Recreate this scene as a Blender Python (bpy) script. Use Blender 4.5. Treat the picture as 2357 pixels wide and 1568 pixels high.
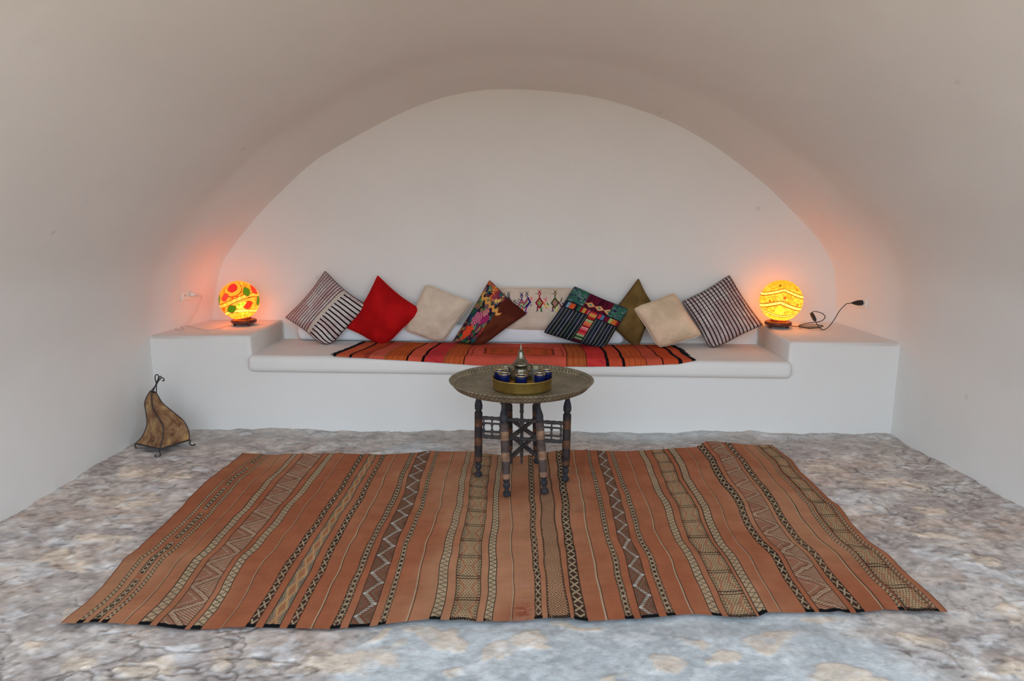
import bpy, bmesh, math, random
import numpy as np
from mathutils import Vector, Matrix
random.seed(7)
sc = bpy.context.scene
COL = sc.collection
for o in list(bpy.data.objects): bpy.data.objects.remove(o)

# ------------------------------------------------------------------ camera, sky, exposure
CAM = Vector((0.0, 0.0, 1.4))
FPX, IW, IH = 1550.0, 2357.0, 1568.0
PITCH = math.radians(10.03); YAW = math.atan((1208 - IW/2)/FPX)
cd = bpy.data.cameras.new('camera'); cam = bpy.data.objects.new('camera', cd); COL.objects.link(cam)
cd.sensor_width = 36.0; cd.lens = FPX/IW*36.0; cd.clip_start = 0.05
cam.location = CAM
FWD = Vector((-math.sin(YAW), math.cos(YAW), 0))
RGT = Vector((math.cos(YAW), math.sin(YAW), 0))
AX = (FWD*math.cos(PITCH) + Vector((0, 0, -math.sin(PITCH)))).normalized()
UPV = RGT.cross(AX).normalized()
cam.matrix_world = Matrix.Translation(CAM) @ Matrix((RGT, UPV, -AX)).transposed().to_4x4()
sc.camera = cam

def ray(px, py):
    return AX + RGT*((px - IW/2)/FPX) + UPV*(-(py - IH/2)/FPX)
def at(px, py, Y):
    d = ray(px, py); return CAM + d*((Y - CAM.y)/d.y)
def atz(px, py, z=0.0):
    d = ray(px, py); return CAM + d*((z - CAM.z)/d.z)

w = bpy.data.worlds.new('world'); sc.world = w; w.use_nodes = True
bg = w.node_tree.nodes['Background']; bg.inputs[1].default_value = 3.4
_t = w.node_tree.nodes.new('ShaderNodeTexCoord'); _s = w.node_tree.nodes.new('ShaderNodeSeparateXYZ'); _r = w.node_tree.nodes.new('ShaderNodeValToRGB')
w.node_tree.links.new(_t.outputs['Generated'], _s.inputs[0]); w.node_tree.links.new(_s.outputs[2], _r.inputs[0]); w.node_tree.links.new(_r.outputs[0], bg.inputs[0])
_e = _r.color_ramp.elements            # hazy sky: bright towards the horizon, dimmer overhead
while len(_e) < 5: _e.new(0.5)
for _i, (_p, _c) in enumerate([(0.0, (0.22, 0.20, 0.17, 1)), (0.01, (0.97, 0.90, 0.84, 1)), (0.17, (0.68, 0.86, 1.06, 1)), (0.65, (0.39, 0.47, 0.55, 1)), (1.0, (0.21, 0.255, 0.30, 1))]):
    _e[_i].position = _p; _e[_i].color = _c
sc.view_settings.view_transform = 'Standard'; sc.view_settings.look = 'None'
sc.view_settings.gamma = 1.0; sc.view_settings.use_curve_mapping = False
sc.view_settings.exposure = 0.0
LAMP_R_W, LAMP_L_W = 2.0, 0.95

# ------------------------------------------------------------------ helpers
GAIN = 1.65
def lin(c):
    c = np.asarray(c, dtype=float)
    if c.max() > 1.001: c = c/255.0
    return np.where(c <= 0.04045, c/12.92, ((c + 0.055)/1.055)**2.4)
def alb(c, g=None):
    g = GAIN if g is None else g
    return np.clip(lin(c)*g, 0, 0.88)
def rgba(c, g=GAIN):
    a = alb(c, g); return (float(a[0]), float(a[1]), float(a[2]), 1.0)

def new_mat(name, rough=0.9, metal=0.0, base=None, spec=0.3):
    m = bpy.data.materials.new(name); m.use_nodes = True
    b = m.node_tree.nodes['Principled BSDF']
    b.inputs['Roughness'].default_value = rough; b.inputs['Metallic'].default_value = metal
    b.inputs['Specular IOR Level'].default_value = spec
    if base is not None: b.inputs['Base Color'].default_value = base
    return m
def N(m, t, **kw):
    n = m.node_tree.nodes.new(t)
    for k, v in kw.items():
        if k.startswith('i_'):
            n.inputs[k[2:].replace('_', ' ')].default_value = v
        else: setattr(n, k, v)
    return n
def L(m, a, b): m.node_tree.links.new(a, b)
def bump(m, height_out, strength, dist, normal=None):
    b = N(m, 'ShaderNodeBump'); b.inputs['Strength'].default_value = strength; b.inputs['Distance'].default_value = dist
    L(m, height_out, b.inputs['Height'])
    if normal: L(m, normal, b.inputs['Normal'])
    L(m, b.outputs[0], m.node_tree.nodes['Principled BSDF'].inputs['Normal'])
    return b.outputs[0]
def ramp(m, fac, stops):
    r = N(m, 'ShaderNodeValToRGB')
    e = r.color_ramp.elements
    while len(e) < len(stops): e.new(0.5)
    for i, (p, c) in enumerate(stops):
        e[i].position = p; e[i].color = c
    L(m, fac, r.inputs[0]); return r.outputs[0]
def noise(m, scale, detail=4, rough=0.5, vec=None, dist=0.0):
    n = N(m, 'ShaderNodeTexNoise'); n.inputs['Scale'].default_value = scale; n.inputs['Detail'].default_value = detail
    n.inputs['Roughness'].default_value = rough; n.inputs['Distortion'].default_value = dist
    if vec: L(m, vec, n.inputs['Vector'])
    return n.outputs['Fac']
def mixc(m, fac, a, b, mode='MIX'):
    n = N(m, 'ShaderNodeMix', data_type='RGBA', blend_type=mode)
    for v, s in ((fac, 0), (a, 6), (b, 7)):
        if isinstance(v, (int, float)): n.inputs[s].default_value = v
        elif isinstance(v, tuple): n.inputs[s].default_value = v
        else: L(m, v, n.inputs[s])
    return n.outputs[2]
def objco(m):
    return N(m, 'ShaderNodeTexCoord').outputs['Object']
def mottled(name, c1, c2, scale, rough=0.8, metal=0.0, bs=0.3, bd=0.002, bscale=None, spec=0.3, g=GAIN, detail=5):
    m = new_mat(name, rough, metal, spec=spec); co = objco(m)
    f = noise(m, scale, detail, 0.6, co)
    col = ramp(m, f, [(0.35, rgba(c1, g)), (0.65, rgba(c2, g))])
    L(m, col, m.node_tree.nodes['Principled BSDF'].inputs['Base Color'])
    bump(m, noise(m, bscale or scale*4, 4, 0.6, co), bs, bd)
    return m
def attr_mat(name, rough=0.92, bscale=400, bs=0.25, bd=0.0008, spec=0.15, vs=(9, 0.86, 1.08)):
    m = new_mat(name, rough, spec=spec)
    a = N(m, 'ShaderNodeVertexColor', layer_name='Col')
    co = objco(m)
    f = noise(m, vs[0], 5, 0.6, co)
    v = ramp(m, f, [(0.3, (vs[1], vs[1], vs[1], 1)), (0.7, (vs[2], vs[2], vs[2], 1))])
    c = mixc(m, 1.0, a.outputs[0], v, 'MULTIPLY')
    L(m, c, m.node_tree.nodes['Principled BSDF'].inputs['Base Color'])
    bump(m, noise(m, bscale, 3, 0.6, co), bs, bd)
    return m

def link(name, me, mat=None, parent=None, smooth=True):
    o = bpy.data.objects.new(name, me); COL.objects.link(o)
    if mat: me.materials.append(mat)
    if smooth: me.polygons.foreach_set('use_smooth', [True]*len(me.polygons))
    if parent:
        o.parent = parent
        o.matrix_parent_inverse = Matrix.Translation(parent.location).inverted() if parent.rotation_euler.to_quaternion().angle < 1e-6 else parent.matrix_basis.inverted()
    return o
def tag(o, label, cat, group=None, kind=None):
    o['label'] = label; o['category'] = cat
    if group: o['group'] = group
    if kind: o['kind'] = kind
    return o
def thing(name, loc, label, cat, group=None):
    e = bpy.data.objects.new(name, None); COL.objects.link(e); e.location = loc; e.empty_display_size = 0.05
    return tag(e, label, cat, group)
def raw_mesh(name, V, F, cols=None):
    """V (n,3), F (m,4) quads, as numpy arrays"""
    me = bpy.data.meshes.new(name); V = np.asarray(V, dtype=np.float32); F = np.asarray(F, dtype=np.int32)
    me.vertices.add(len(V)); me.vertices.foreach_set('co', V.ravel())
    me.loops.add(F.size); me.loops.foreach_set('vertex_index', F.ravel())
    me.polygons.add(len(F)); k = F.shape[1]
    me.polygons.foreach_set('loop_start', np.arange(0, F.size, k, dtype=np.int32))
    me.polygons.foreach_set('loop_total', np.full(len(F), k, dtype=np.int32))
    me.update(calc_edges=True)
    if cols is not None:
        ca = me.color_attributes.new('Col', 'FLOAT_COLOR', 'POINT')
        c4 = np.ones((len(V), 4), dtype=np.float32); c4[:, :3] = cols
        ca.data.foreach_set('color', c4.ravel())
    return me
def grid_faces(h, w, off=0, flip=False):
    i = np.arange(h-1)[:, None]*w + np.arange(w-1)[None, :] + off
    q = np.stack([i, i+1, i+w+1, i+w], -1).reshape(-1, 4)
    return q[:, ::-1] if flip else q
def from_bm(name, bm, mat=None, parent=None, smooth=True):
    me = bpy.data.meshes.new(name); bm.normal_update(); bm.to_mesh(me); bm.free()
    return link(name, me, mat, parent, smooth)
def lathe_arr(prof, n=48, axis0=Vector((0, 0, 0)), axis1=None, flute=None):
    """prof: list of (h, r[, colour]); if axis1 given h in 0..1 runs from axis0 to axis1"""
    axis0 = Vector(axis0)
    if axis1 is None: d = Vector((0, 0, 1)); up = d; Lm = 1.0
    else:
        axis1 = Vector(axis1); up = (axis1-axis0); Lm = up.length; up = up.normalized()
    a = up.orthogonal().normalized() if abs(up.z) < 0.999 else Vector((1, 0, 0)); a = (a - up*a.dot(up)).normalized(); b = up.cross(a)
    V = []; C = []
    for p in prof:
        h, r = p[0], p[1]; c = p[2] if len(p) > 2 else (0.5, 0.5, 0.5)
        for k in range(n+1):
            t = 2*math.pi*k/n
            rr = r*(1 + (flute(t, h) if flute else 0))
            q = axis0 + up*(h*Lm) + a*(math.cos(t)*rr) + b*(math.sin(t)*rr)
            V.append(q[:]); C.append(c)
    return np.array(V), grid_faces(len(prof), n+1), np.array(C)
def lathe(name, prof, mat, parent=None, n=48, axis0=(0, 0, 0), axis1=None, flute=None, cols=False):
    V, F, C = lathe_arr(prof, n, axis0, axis1, flute)
    me = raw_mesh(name, V, F, C if cols else None)
    bm = bmesh.new(); bm.from_mesh(me); bmesh.ops.remove_doubles(bm, verts=bm.verts, dist=1e-5); bm.normal_update(); bm.to_mesh(me); bm.free()
    return link(name, me, mat, parent)
def smooth_path(pts, n=12):
    """Catmull-Rom through the points"""
    P = [Vector(p) for p in pts]
    if len(P) < 3: return P
    out = []
    Q = [P[0]*2-P[1]] + P + [P[-1]*2-P[-2]]
    for i in range(1, len(Q)-2):
        for k in range(n):
            t = k/n; a, b, c, d = Q[i-1], Q[i], Q[i+1], Q[i+2]
            out.append(0.5*((2*b) + (c-a)*t + (2*a-5*b+4*c-d)*t*t + (3*b-a-3*c+d)*t**3))
    out.append(P[-1]); return out
def tube_bm(bm, pts, r, n=8, taper=None):
    pts = [Vector(p) for p in pts]; rings = []
    t0 = (pts[1]-pts[0]).normalized(); a = t0.orthogonal().normalized()
    for i, p in enumerate(pts):
        t = (pts[min(i+1, len(pts)-1)] - pts[max(i-1, 0)])
        t = t.normalized() if t.length > 1e-9 else t0
        a = (a - t*a.dot(t)); a = a.normalized() if a.length > 1e-6 else t.orthogonal().normalized()
        b = t.cross(a); rr = r*(taper(i/(len(pts)-1)) if taper else 1)
        rings.append([bm.verts.new(p + a*(math.cos(2*math.pi*k/n)*rr) + b*(math.sin(2*math.pi*k/n)*rr)) for k in range(n)])
    for i in range(len(rings)-1):
        for k in range(n):
            bm.faces.new((rings[i][k], rings[i][(k+1) % n], rings[i+1][(k+1) % n], rings[i+1][k]))
    bm.faces.new(rings[0][::-1]); bm.faces.new(rings[-1])
def tube(name, pts, r, mat, parent=None, n=8, taper=None):
    bm = bmesh.new(); tube_bm(bm, pts, r, n, taper); return from_bm(name, bm, mat, parent)
def box_bm(bm, c, s, rot=None, bev=0.0):
    g = bmesh.ops.create_cube(bm, size=1.0); M = Matrix.Translation(Vector(c)) @ (rot.to_4x4() if rot else Matrix.Identity(4)) @ Matrix.Diagonal((*s, 1))
    bmesh.ops.transform(bm, matrix=M, verts=g['verts'])
    if bev > 0:
        es = list({e for v in g['verts'] for e in v.link_edges})
        bmesh.ops.bevel(bm, geom=es, offset=bev, segments=3, affect='EDGES', profile=0.5)
# value noise in numpy
def _h(ix, iy, seed):
    n = (ix.astype(np.int64)*374761393 + iy.astype(np.int64)*668265263 + seed*1442695041) & 0xffffffff
    n = ((n ^ (n >> 13))*1274126177) & 0xffffffff
    return ((n ^ (n >> 16)) & 0xffff)/65535.0
def vnoise(x, y, seed=0):
    x, y = np.broadcast_arrays(np.asarray(x, float), np.asarray(y, float))
    ix, iy = np.floor(x), np.floor(y); fx, fy = x-ix, y-iy
    fx = fx*fx*(3-2*fx); fy = fy*fy*(3-2*fy)
    a = _h(ix, iy, seed); b = _h(ix+1, iy, seed); c = _h(ix, iy+1, seed); d = _h(ix+1, iy+1, seed)
    return (a*(1-fx)+b*fx)*(1-fy) + (c*(1-fx)+d*fx)*fy
def fbm(x, y, seed=0, o=4):
    s = 0; a = 0.5; t = 0
    for k in range(o):
        s = s + a*vnoise(x*2**k, y*2**k, seed+k*17); t += a; a *= 0.5
    return s/t
def sstep(a, b, x):
    t = np.clip((x-a)/(b-a), 0, 1); return t*t*(3-2*t)
def mixa(A, B, m):
    m = np.asarray(m)[..., None]; return A*(1-m) + np.asarray(B)*m

# ------------------------------------------------------------------ the vaulted room
YB = 4.97          # back wall
YF = 4.34          # front face of the bench
YM = 1.0           # mouth of the vault, open to the sky in front of it
arch_px = [(488,735),(490,700),(499,644),(510,605),(535,566),(567,526),(603,484),(653,434),(717,375),(764,344),(817,314),(906,267),(996,230),(1085,209),(1156,203),
 (1240,206),(1271,209),(1343,217),(1414,233),(1486,256),(1557,285),(1629,325),(1700,375),(1771,432),(1825,487),(1879,544),(1914,601),(1921,625),(1923,680),(1924,745)]
ap = [at(x, y, YB) for x, y in arch_px]
bp = [Vector((ap[0].x, YB, -0.05)), Vector((ap[0].x, YB, 0.35))] + ap + [Vector((ap[-1].x, YB, 0.35)), Vector((ap[-1].x, YB, -0.05))]
sp = smooth_path(bp, 6)
# resample by arc length
sx = np.array([p.x for p in sp]); sz = np.array([p.z for p in sp])
sl = np.concatenate([[0], np.cumsum(np.hypot(np.diff(sx), np.diff(sz)))])
NP = 240; q = np.linspace(0, sl[-1], NP)
BX = np.interp(q, sl, sx); BZ = np.interp(q, sl, sz)
for _ in range(4):
    BX[1:-1] = (BX[:-2]+2*BX[1:-1]+BX[2:])/4; BZ[1:-1] = (BZ[:-2]+2*BZ[1:-1]+BZ[2:])/4
WLf = at(345, 790, YF).x; WRf = at(2071, 800, YF).x
XLb, XRb = ap[0].x, ap[-1].x
def section(Y):
    """(x, z) of the vault at depth Y"""
    k = (YB - Y)/(YB - YF); k = min(k, 1.0) + max(0.0, k-1.0)*0.012; kz = max(0.0, (YB-Y)/(YB-YF)-1.5)
    xc = (XLb+XRb)/2
    sL = (WLf-xc)/(XLb-xc); sR = (WRf-xc)/(XRb-xc)
    s = np.where(BX < xc, 1+(sL-1)*k, 1+(sR-1)*k)
    blend = sstep(0.0, 0.6, np.abs(BX-xc))
    s = 1 + (s-1)*blend
    x = xc + (BX-xc)*s
    x = x + np.where(BX < xc, 0.055, 0.03)*np.clip((YF-Y)/1.46, 0, 1.5)*(1-sstep(0.0, 0.6, BZ))
    z = np.where(BZ > 0.9, 0.9 + (BZ-0.9)*(1+0.055*k+0.045*kz**1.3), BZ)
    return x, z
ys = [YB+0.02, YB+0.004, YB-0.012, YB-0.03] + list(np.linspace(YB-0.08, YM, 70))
rows = []
for i, Y in enumerate(ys):
    x, z = section(min(Y, YB))
    wob = 0.012*(fbm(q*1.3+5, np.full(NP, Y*1.1), 3, 3)-0.5)*min(1, max(0, (YB-Y)/0.3))
    xc = (XLb+XRb)/2
    sh = [0.012, 0.006, 0.002, 0][i] if i < 4 else 0      # rounded junction with the back wall
    nx = (x-xc)/2.4; nz = np.clip((z-0.9)/1.4, 0, 1)
    rows.append(np.stack([x + (wob-sh)*np.sign(nx)*np.abs(nx), np.full(NP, Y), z + (wob-sh)*nz], -1))
SH = np.array(rows)        # (ny, NP, 3)
plaster = new_mat('lime_plaster', 0.93, spec=0.15)
co = objco(plaster)
pf = noise(plaster, 1.6, 5, 0.6, co)
pc = ramp(plaster, pf, [(0.3, (0.78, 0.757, 0.72, 1)), (0.7, (0.815, 0.792, 0.755, 1))])
# small scuffs and stains
vs = N(plaster, 'ShaderNodeTexVoronoi'); vs.inputs['Scale'].default_value = 2.1; L(plaster, co, vs.inputs['Vector'])
sp_ = ramp(plaster, vs.outputs['Distance'], [(0.0, (0.72, 0.70, 0.66, 1)), (0.045, (1, 1, 1, 1))])
pc = mixc(plaster, 0.7, pc, sp_, 'MULTIPLY')
L(plaster, pc, plaster.node_tree.nodes['Principled BSDF'].inputs['Base Color'])
b1 = bump(plaster, noise(plaster, 5.0, 3, 0.5, co), 0.25, 0.02)
bump(plaster, noise(plaster, 60, 4, 0.6, co), 0.12, 0.003, b1)

iL = int(np.argmax(BZ > 1.15)); iR = NP - 1 - int(np.argmax(BZ[::-1] > 1.15))
def shell_part(name, a, b):
    S = SH[:, a:b+1]
    me = raw_mesh(name, S.reshape(-1, 3), grid_faces(S.shape[0], S.shape[1]))
    o = link(name, me, plaster); o['kind'] = 'structure'; return o
shell_part('wall_left', 0, iL); shell_part('ceiling', iL, iR); shell_part('wall_right', iR, NP-1)
# back wall: a fan of strips from the arch outline down to the floor
wx = np.linspace(XLb-0.1, XRb+0.1, 60); wz = np.linspace(-0.05, 2.5, 40)
WX, WZ = np.meshgrid(wx, wz)
WY = YB + 0.012*(fbm(WX*0.9, WZ*0.9, 11, 3)-0.5)
me = raw_mesh('wall_back', np.stack([WX, WY, WZ], -1).reshape(-1, 3), grid_faces(40, 60))
o = link('wall_back', me, plaster); o['kind'] = 'structure'
def wallx(side, Y, z):
    x, zz = section(Y); m = NP//2
    if side < 0: return float(np.interp(z, zz[:m], x[:m]))
    return float(np.interp(z, zz[m:][::-1], x[m:][::-1]))
def wall_hit(px, py, side):
    d = ray(px, py); t = 3.5
    while t < 6.0:
        p = CAM + d*t
        if (side < 0 and p.x < wallx(side, p.y, p.z)) or (side > 0 and p.x > wallx(side, p.y, p.z)) or p.y > YB: return p
        t += 0.004
    return CAM + d*4.8

# ------------------------------------------------------------------ floor of rock and cement
GAIN = 1.48
stones = []
for px, py, rx, ry in [(981,1482,52,20),(786,1522,105,42),(626,1500,26,18),(510,1507,36,20),(1011,1548,34,16),(1150,1518,60,24),(1285,1453,62,12),
    (1790,1462,60,30),(1895,1424,36,12),(1530,1524,60,22),(1974,1552,80,26),(2285,1532,50,22),(1680,1515,46,20),(1225,1495,44,14),(180,1530,60,20),(60,1500,50,18),
    (330,1540,70,20),(2140,1470,60,16),(2300,1400,70,22),(2240,1300,60,18),(2150,1240,60,14),(1404,1558,50,14),(1610,1470,34,10),(880,1465,24,8),
    (120,1300,70,18),(230,1240,50,12),(200,1390,50,14),(420,1100,46,8),(330,1085,50,9),(300,1150,70,12),(1900,1080,60,9),(2050,1120,70,11),(1990,1170,50,9),(2180,1180,50,11)]:
    c = atz(px, py); e = atz(px+rx, py); f = atz(px, py-ry)
    stones.append((c.x, c.y, abs(e.x-c.x), abs(f.y-c.y)))
def hlow(x, y):
    return 0.018*(fbm(x*1.7+3, y*1.7, 21, 2)-0.5) + 0.010*(fbm(x*4.5+3, y*4.5, 25, 2)-0.5)
gx = np.linspace(-3.0, 3.0, 760); gy = np.linspace(1.0, 4.6, 550)
GX, GY = np.meshgrid(gx, gy)
wxn = GX + 0.34*(fbm(GX*5, GY*6, 31, 4)-0.5); wyn = GY + 0.26*(fbm(GX*5+9, GY*6, 33, 4)-0.5)
st = np.zeros_like(GX)
for cx, cy, rx, ry in stones:
    d = np.hypot((wxn-cx)/rx, (wyn-cy)/ry); st = np.maximum(st, 1-sstep(0.78, 1.08, d))
# cracked ledges of bedrock
rk = sstep(0.45, 0.60, fbm(GX*1.3+2, GY*2.0+4, 41, 5) + 0.28*sstep(-0.45, -1.3, GX) + 0.30*sstep(1.1, 1.7, GX)*sstep(2.15, 2.7, GY) - 0.08 + 0.12*(GY-3.0)*(GY > 3.0))
c1 = fbm(GX*1.6 + 7, GY*4.2, 51, 5); crack = np.exp(-((c1-0.5)/0.007)**2)*sstep(0.45, 0.6, fbm(GX*1.1, GY*1.1+8, 57, 3))
c2 = fbm(GX*2.6 + 1, GY*3.0+3, 61, 5); crack2 = np.exp(-((c2-0.46)/0.006)**2)*sstep(0.5, 0.62, fbm(GX*1.5+3, GY*1.5, 67, 3))
crack = np.clip(crack + crack2, 0, 1)*(0.12+0.88*rk)
hi = fbm(GX*14, GY*14, 71, 4)-0.5; vh = fbm(GX*45, GY*45, 77, 3)-0.5
grit = fbm(GX*26, GY*30, 79, 4)-0.5
Z = hlow(GX, GY) + 0.006*rk*grit + 0.006*st*(0.6+0.6*hi) + 0.009*rk*hi + 0.003*vh + 0.003*hi - 0.008*crack
Z += 0.030*fbm(GX*6, GY*6, 73, 4)*np.clip(sstep(2.22, 2.42, np.abs(GX-0.02)) + sstep(4.22, 4.35, GY), 0, 1)
# keep the ground below the rug flat enough to lie under it
rugmask = sstep(-0.08, 0.02, 1.62-np.abs(GX-0.0))*sstep(2.08, 2.2, GY)*(1-sstep(3.86, 3.95, GY))
Zr = hlow(GX, GY) - 0.006 + 0.002*vh
Z = Z*(1-rugmask) + np.minimum(Z, Zr)*rugmask
cem = alb((163, 166, 167)); cem2 = alb((176, 179, 179)); rock = alb((158, 145, 138)); rock2 = alb((186, 174, 164)); cream = alb((200, 182, 162)); white = alb((208, 207, 206)); dark = alb((84, 76, 72))
n1 = fbm(GX*3, GY*6, 81, 4); n2 = fbm(GX*9, GY*13, 85, 4); n3 = fbm(GX*30, GY*40, 87, 3)
C = mixa(np.broadcast_to(cem, GX.shape+(3,)), cem2, sstep(0.38, 0.62, n2))
Rk = mixa(np.broadcast_to(rock, GX.shape+(3,)), rock2, sstep(0.36, 0.64, n2*0.6+n1*0.4))
Rk = mixa(Rk, alb((170, 146, 130)), 0.6*sstep(0.52, 0.7, n1))
C = mixa(C, Rk, rk*0.85)
C = mixa(C, cream, 0.75*st*sstep(0.25, 0.6, n2+0.15))
C = mixa(C, white, 0.5*sstep(0.60, 0.72, fbm(GX*7+3, GY*11, 91, 4)))
C = C*(1+0.75*grit*(0.35+0.65*rk)+0.35*(fbm(GX*60, GY*70, 96, 2)-0.5))[..., None]
C = mixa(C, dark, 0.45*sstep(0.62, 0.76, n3)*(0.3+0.7*rk))
C = mixa(C, alb((210, 208, 205)), 0.35*sstep(0.66, 0.8, fbm(GX*38+5, GY*52, 95, 2)))
C = mixa(C, dark, 0.6*crack)
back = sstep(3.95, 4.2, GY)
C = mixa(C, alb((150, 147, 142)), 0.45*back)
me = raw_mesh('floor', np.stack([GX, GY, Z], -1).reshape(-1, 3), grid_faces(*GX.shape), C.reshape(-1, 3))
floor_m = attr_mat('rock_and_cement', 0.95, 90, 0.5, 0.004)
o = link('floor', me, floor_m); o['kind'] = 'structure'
bm = bmesh.new(); bmesh.ops.create_grid(bm, x_segments=1, y_segments=1, size=1.0)
bmesh.ops.transform(bm, matrix=Matrix.Translation((0, -7.0, -0.03)) @ Matrix.Diagonal((14, 8.05, 1, 1)), verts=bm.verts)
o = from_bm('floor_outside', bm, mottled('outside_ground', (174, 138, 106), (192, 156, 122), 3)); o['kind'] = 'structure'

# ------------------------------------------------------------------ masonry bench
SX0, SX1 = at(577, 800, YF).x, at(1818, 800, YF).x
ZL0, ZR0 = at(460, 773, YF).z, at(1940, 789, YF).z
ZLs, ZRs = 0.016, 0.045        # the block tops rise a little towards the back
def seat_z(x):
    t = (x - SX0)/(SX1 - SX0); return 0.531 + (0.500-0.531)*t
bench = thing('masonry_bench', (0, 4.65, 0), 'white plastered masonry bench along the back wall with raised end blocks', 'bench')
bm = bmesh.new()
xl, xr = WLf-0.06, WRf+0.06
outl = [(xl, -0.06), (xr, -0.06), (xr, ZR0), (SX1, ZR0), (SX1, 0.46), (SX0, 0.46), (SX0, ZL0), (xl, ZL0)]
f = [bm.verts.new((x, YF, z)) for x, z in outl]
def zb(x, z):
    if z < 0.5: return z
    return z + (ZLs if x < 0 else ZRs)
b = [bm.verts.new((x, YB+0.05, zb(x, z))) for x, z in outl]
n = len(f); bm.faces.new(f)
bm.faces.new(b[::-1])
for i in range(n): bm.faces.new((f[i], b[i], b[(i+1) % n], f[(i+1) % n]))
bm.normal_update(); bmesh.ops.recalc_face_normals(bm, faces=bm.faces)
es = [e for e in bm.edges if min(v.co.z for v in e.verts) > 0.3 and not all(v.co.y > 4.9 for v in e.verts)]
bmesh.ops.bevel(bm, geom=es, offset=0.022, segments=5, affect='EDGES', profile=0.5)
bo = from_bm('base', bm, plaster, bench)
for pl_ in bo.data.polygons: pl_.use_smooth = pl_.area < 0.12
# seat slab: rounded nose that overhangs the base
RN = 0.042
def nose(s, x):
    """profile of the seat top; s = distance in front of the nose start (negative = on the flat)"""
    zt = seat_z(x); y0 = YF - 0.002
    if s <= 0: return y0 - s, zt, (0, 1)
    arc = RN*math.pi/2
    if s < arc:
        a = s/RN; return y0 - RN*math.sin(a), zt - RN + RN*math.cos(a), (-math.sin(a), math.cos(a))
    return y0 - RN, zt - RN - (s-arc), (-1, 0)
prof = [(-0.68, 0), (-0.3, 0), (-0.1, 0), (-0.02, 0)] + [(RN*math.pi/2*k/8, 0) for k in range(9)] + [(RN*math.pi/2+0.03, 0)]
nx_ = 90; V = []
endr = 0.03
for i in range(nx_+1):
    t = i/nx_; x = SX0-0.012 + (SX1-SX0+0.024)*(0.5-0.5*math.cos(math.pi*t)); 
    de = min(x-(SX0-0.012), (SX1+0.012)-x)
    k = 1.0 if de > endr else math.sqrt(max(0.0, 1-((endr-de)/endr)**2))
    row = []
    for s, _ in prof:
        y, z, nn = nose(s, x); row.append((x, y, z))
    zb_ = seat_z(x) - 2*RN - 0.03
    for j in range(1, 9):
        a = math.pi/2*j/8; yb = YF-0.002-RN*math.cos(a); row.append((x, yb, zb_+RN-RN*math.sin(a)))
    row.append((x, YF+0.1, zb_))
    zc = seat_z(x)-0.056
    row = [(x, (YF+0.0 + (y-YF)*(0.35+0.65*k)) if y < YF else y, z if y > YF+0.02 else zc+(z-zc)*(0.55+0.45*k) if y < YF else z) for (x, y, z) in row]
    V.append(row)
V = np.array(V); me = raw_mesh('seat', V.reshape(-1, 3), grid_faces(V.shape[0], V.shape[1], flip=True))
link('seat', me, plaster, bench)

GAIN = 0.90
# ------------------------------------------------------------------ striped floor rug
def P2(px, py): p = atz(px, py, 0.0); return np.array([p.x, p.y])
near_px = [(140,1440),(200,1441),(340,1445),(420,1453),(500,1453),(700,1452),(760,1455),(850,1450),(930,1440),(985,1433),(1040,1442),(1200,1440),(1255,1433),(1310,1435),(1350,1440),(1440,1432),(1600,1420),(1700,1430),(1745,1428),(1765,1418),(1860,1415),(1960,1419),(2040,1408),(2120,1413),(2181,1415)]
far_px = [(558,1049),(640,1052),(740,1048),(850,1052),(900,1050),(990,1045),(1090,1043),(1150,1050),(1200,1052),(1300,1040),(1450,1042),(1600,1035),(1625,1024),(1700,1027),(1777,1030)]
left_px = [(140,1440),(165,1420),(200,1395),(235,1360),(260,1325),(285,1292),(320,1270),(370,1220),(415,1175),(480,1110),(525,1078),(558,1049)]
right_px = [(2181,1415),(2144,1375),(2104,1340),(2069,1305),(2044,1280),(1999,1250),(1959,1210),(1929,1170),(1889,1135),(1844,1092),(1824,1065),(1777,1030)]
# (kind, near x0, near x1, far x0, far x1) of every woven stripe
ST = [('chain',176,189,592,597),('star2',206,226,602,611),('chain',234,246,618,624),('thin',281,285,647,649),('zig',318,344,674,684),('comb',361,423,699,745),
 ('zig',438,461,759,772),('thin',508,512,794,796),('x',565,586,831,841),('multi',606,642,852,867),('x',661,679,879,889),('thin',715,719,911,913),
 ('star',760,782,945,956),('bigzig',802,850,963,991),('star',870,886,1003,1011),('thin',933,938,1043,1045),('zig',988,1012,1076,1086),('lattice',1035,1095,1096,1132),
 ('zig',1113,1132,1147,1157),('thin',1175,1179,1176,1179),('x',1231,1248,1216,1227),('diamond',1261,1313,1239,1260),('x',1323,1353,1280,1292),('thin',1395,1400,1319,1321),
 ('star',1441,1460,1350,1357),('bigzig',1478,1518,1374,1393),('star',1537,1555,1402,1411),('thin',1594,1599,1439,1441),('zig',1642,1663,1470,1482),('lattice',1679,1743,1499,1526),
 ('zig',1749,1767,1538,1552),('thin',1797,1801,1579,1581),('x',1857,1875,1604,1618),('comb',1888,1957,1627,1661),('x',1971,1990,1667,1681),('thin',2031,2036,1708,1710),
 ('chain',2070,2083,1732,1738),('lattice',2088,2148,1744,1774-8),('chain',2151,2162,1768,1773)]
kn = [140.0]; kf = [558.0]
for s in ST: kn += [s[1], s[2]]; kf += [s[3], s[4]]
kn.append(2181.0); kf.append(1777.0); kn = np.array(kn); kf = np.array(kf)
NU, NV = 1800, 900
xn = np.linspace(140, 2181, NU); xf = np.interp(xn, kn, kf)
def floor_line(poly, xs):
    px = np.array([p[0] for p in poly], float); py = np.array([p[1] for p in poly], float)
    ysx = np.interp(xs, px, py); return np.array([P2(a, b_) for a, b_ in zip(xs, ysx)])
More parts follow.
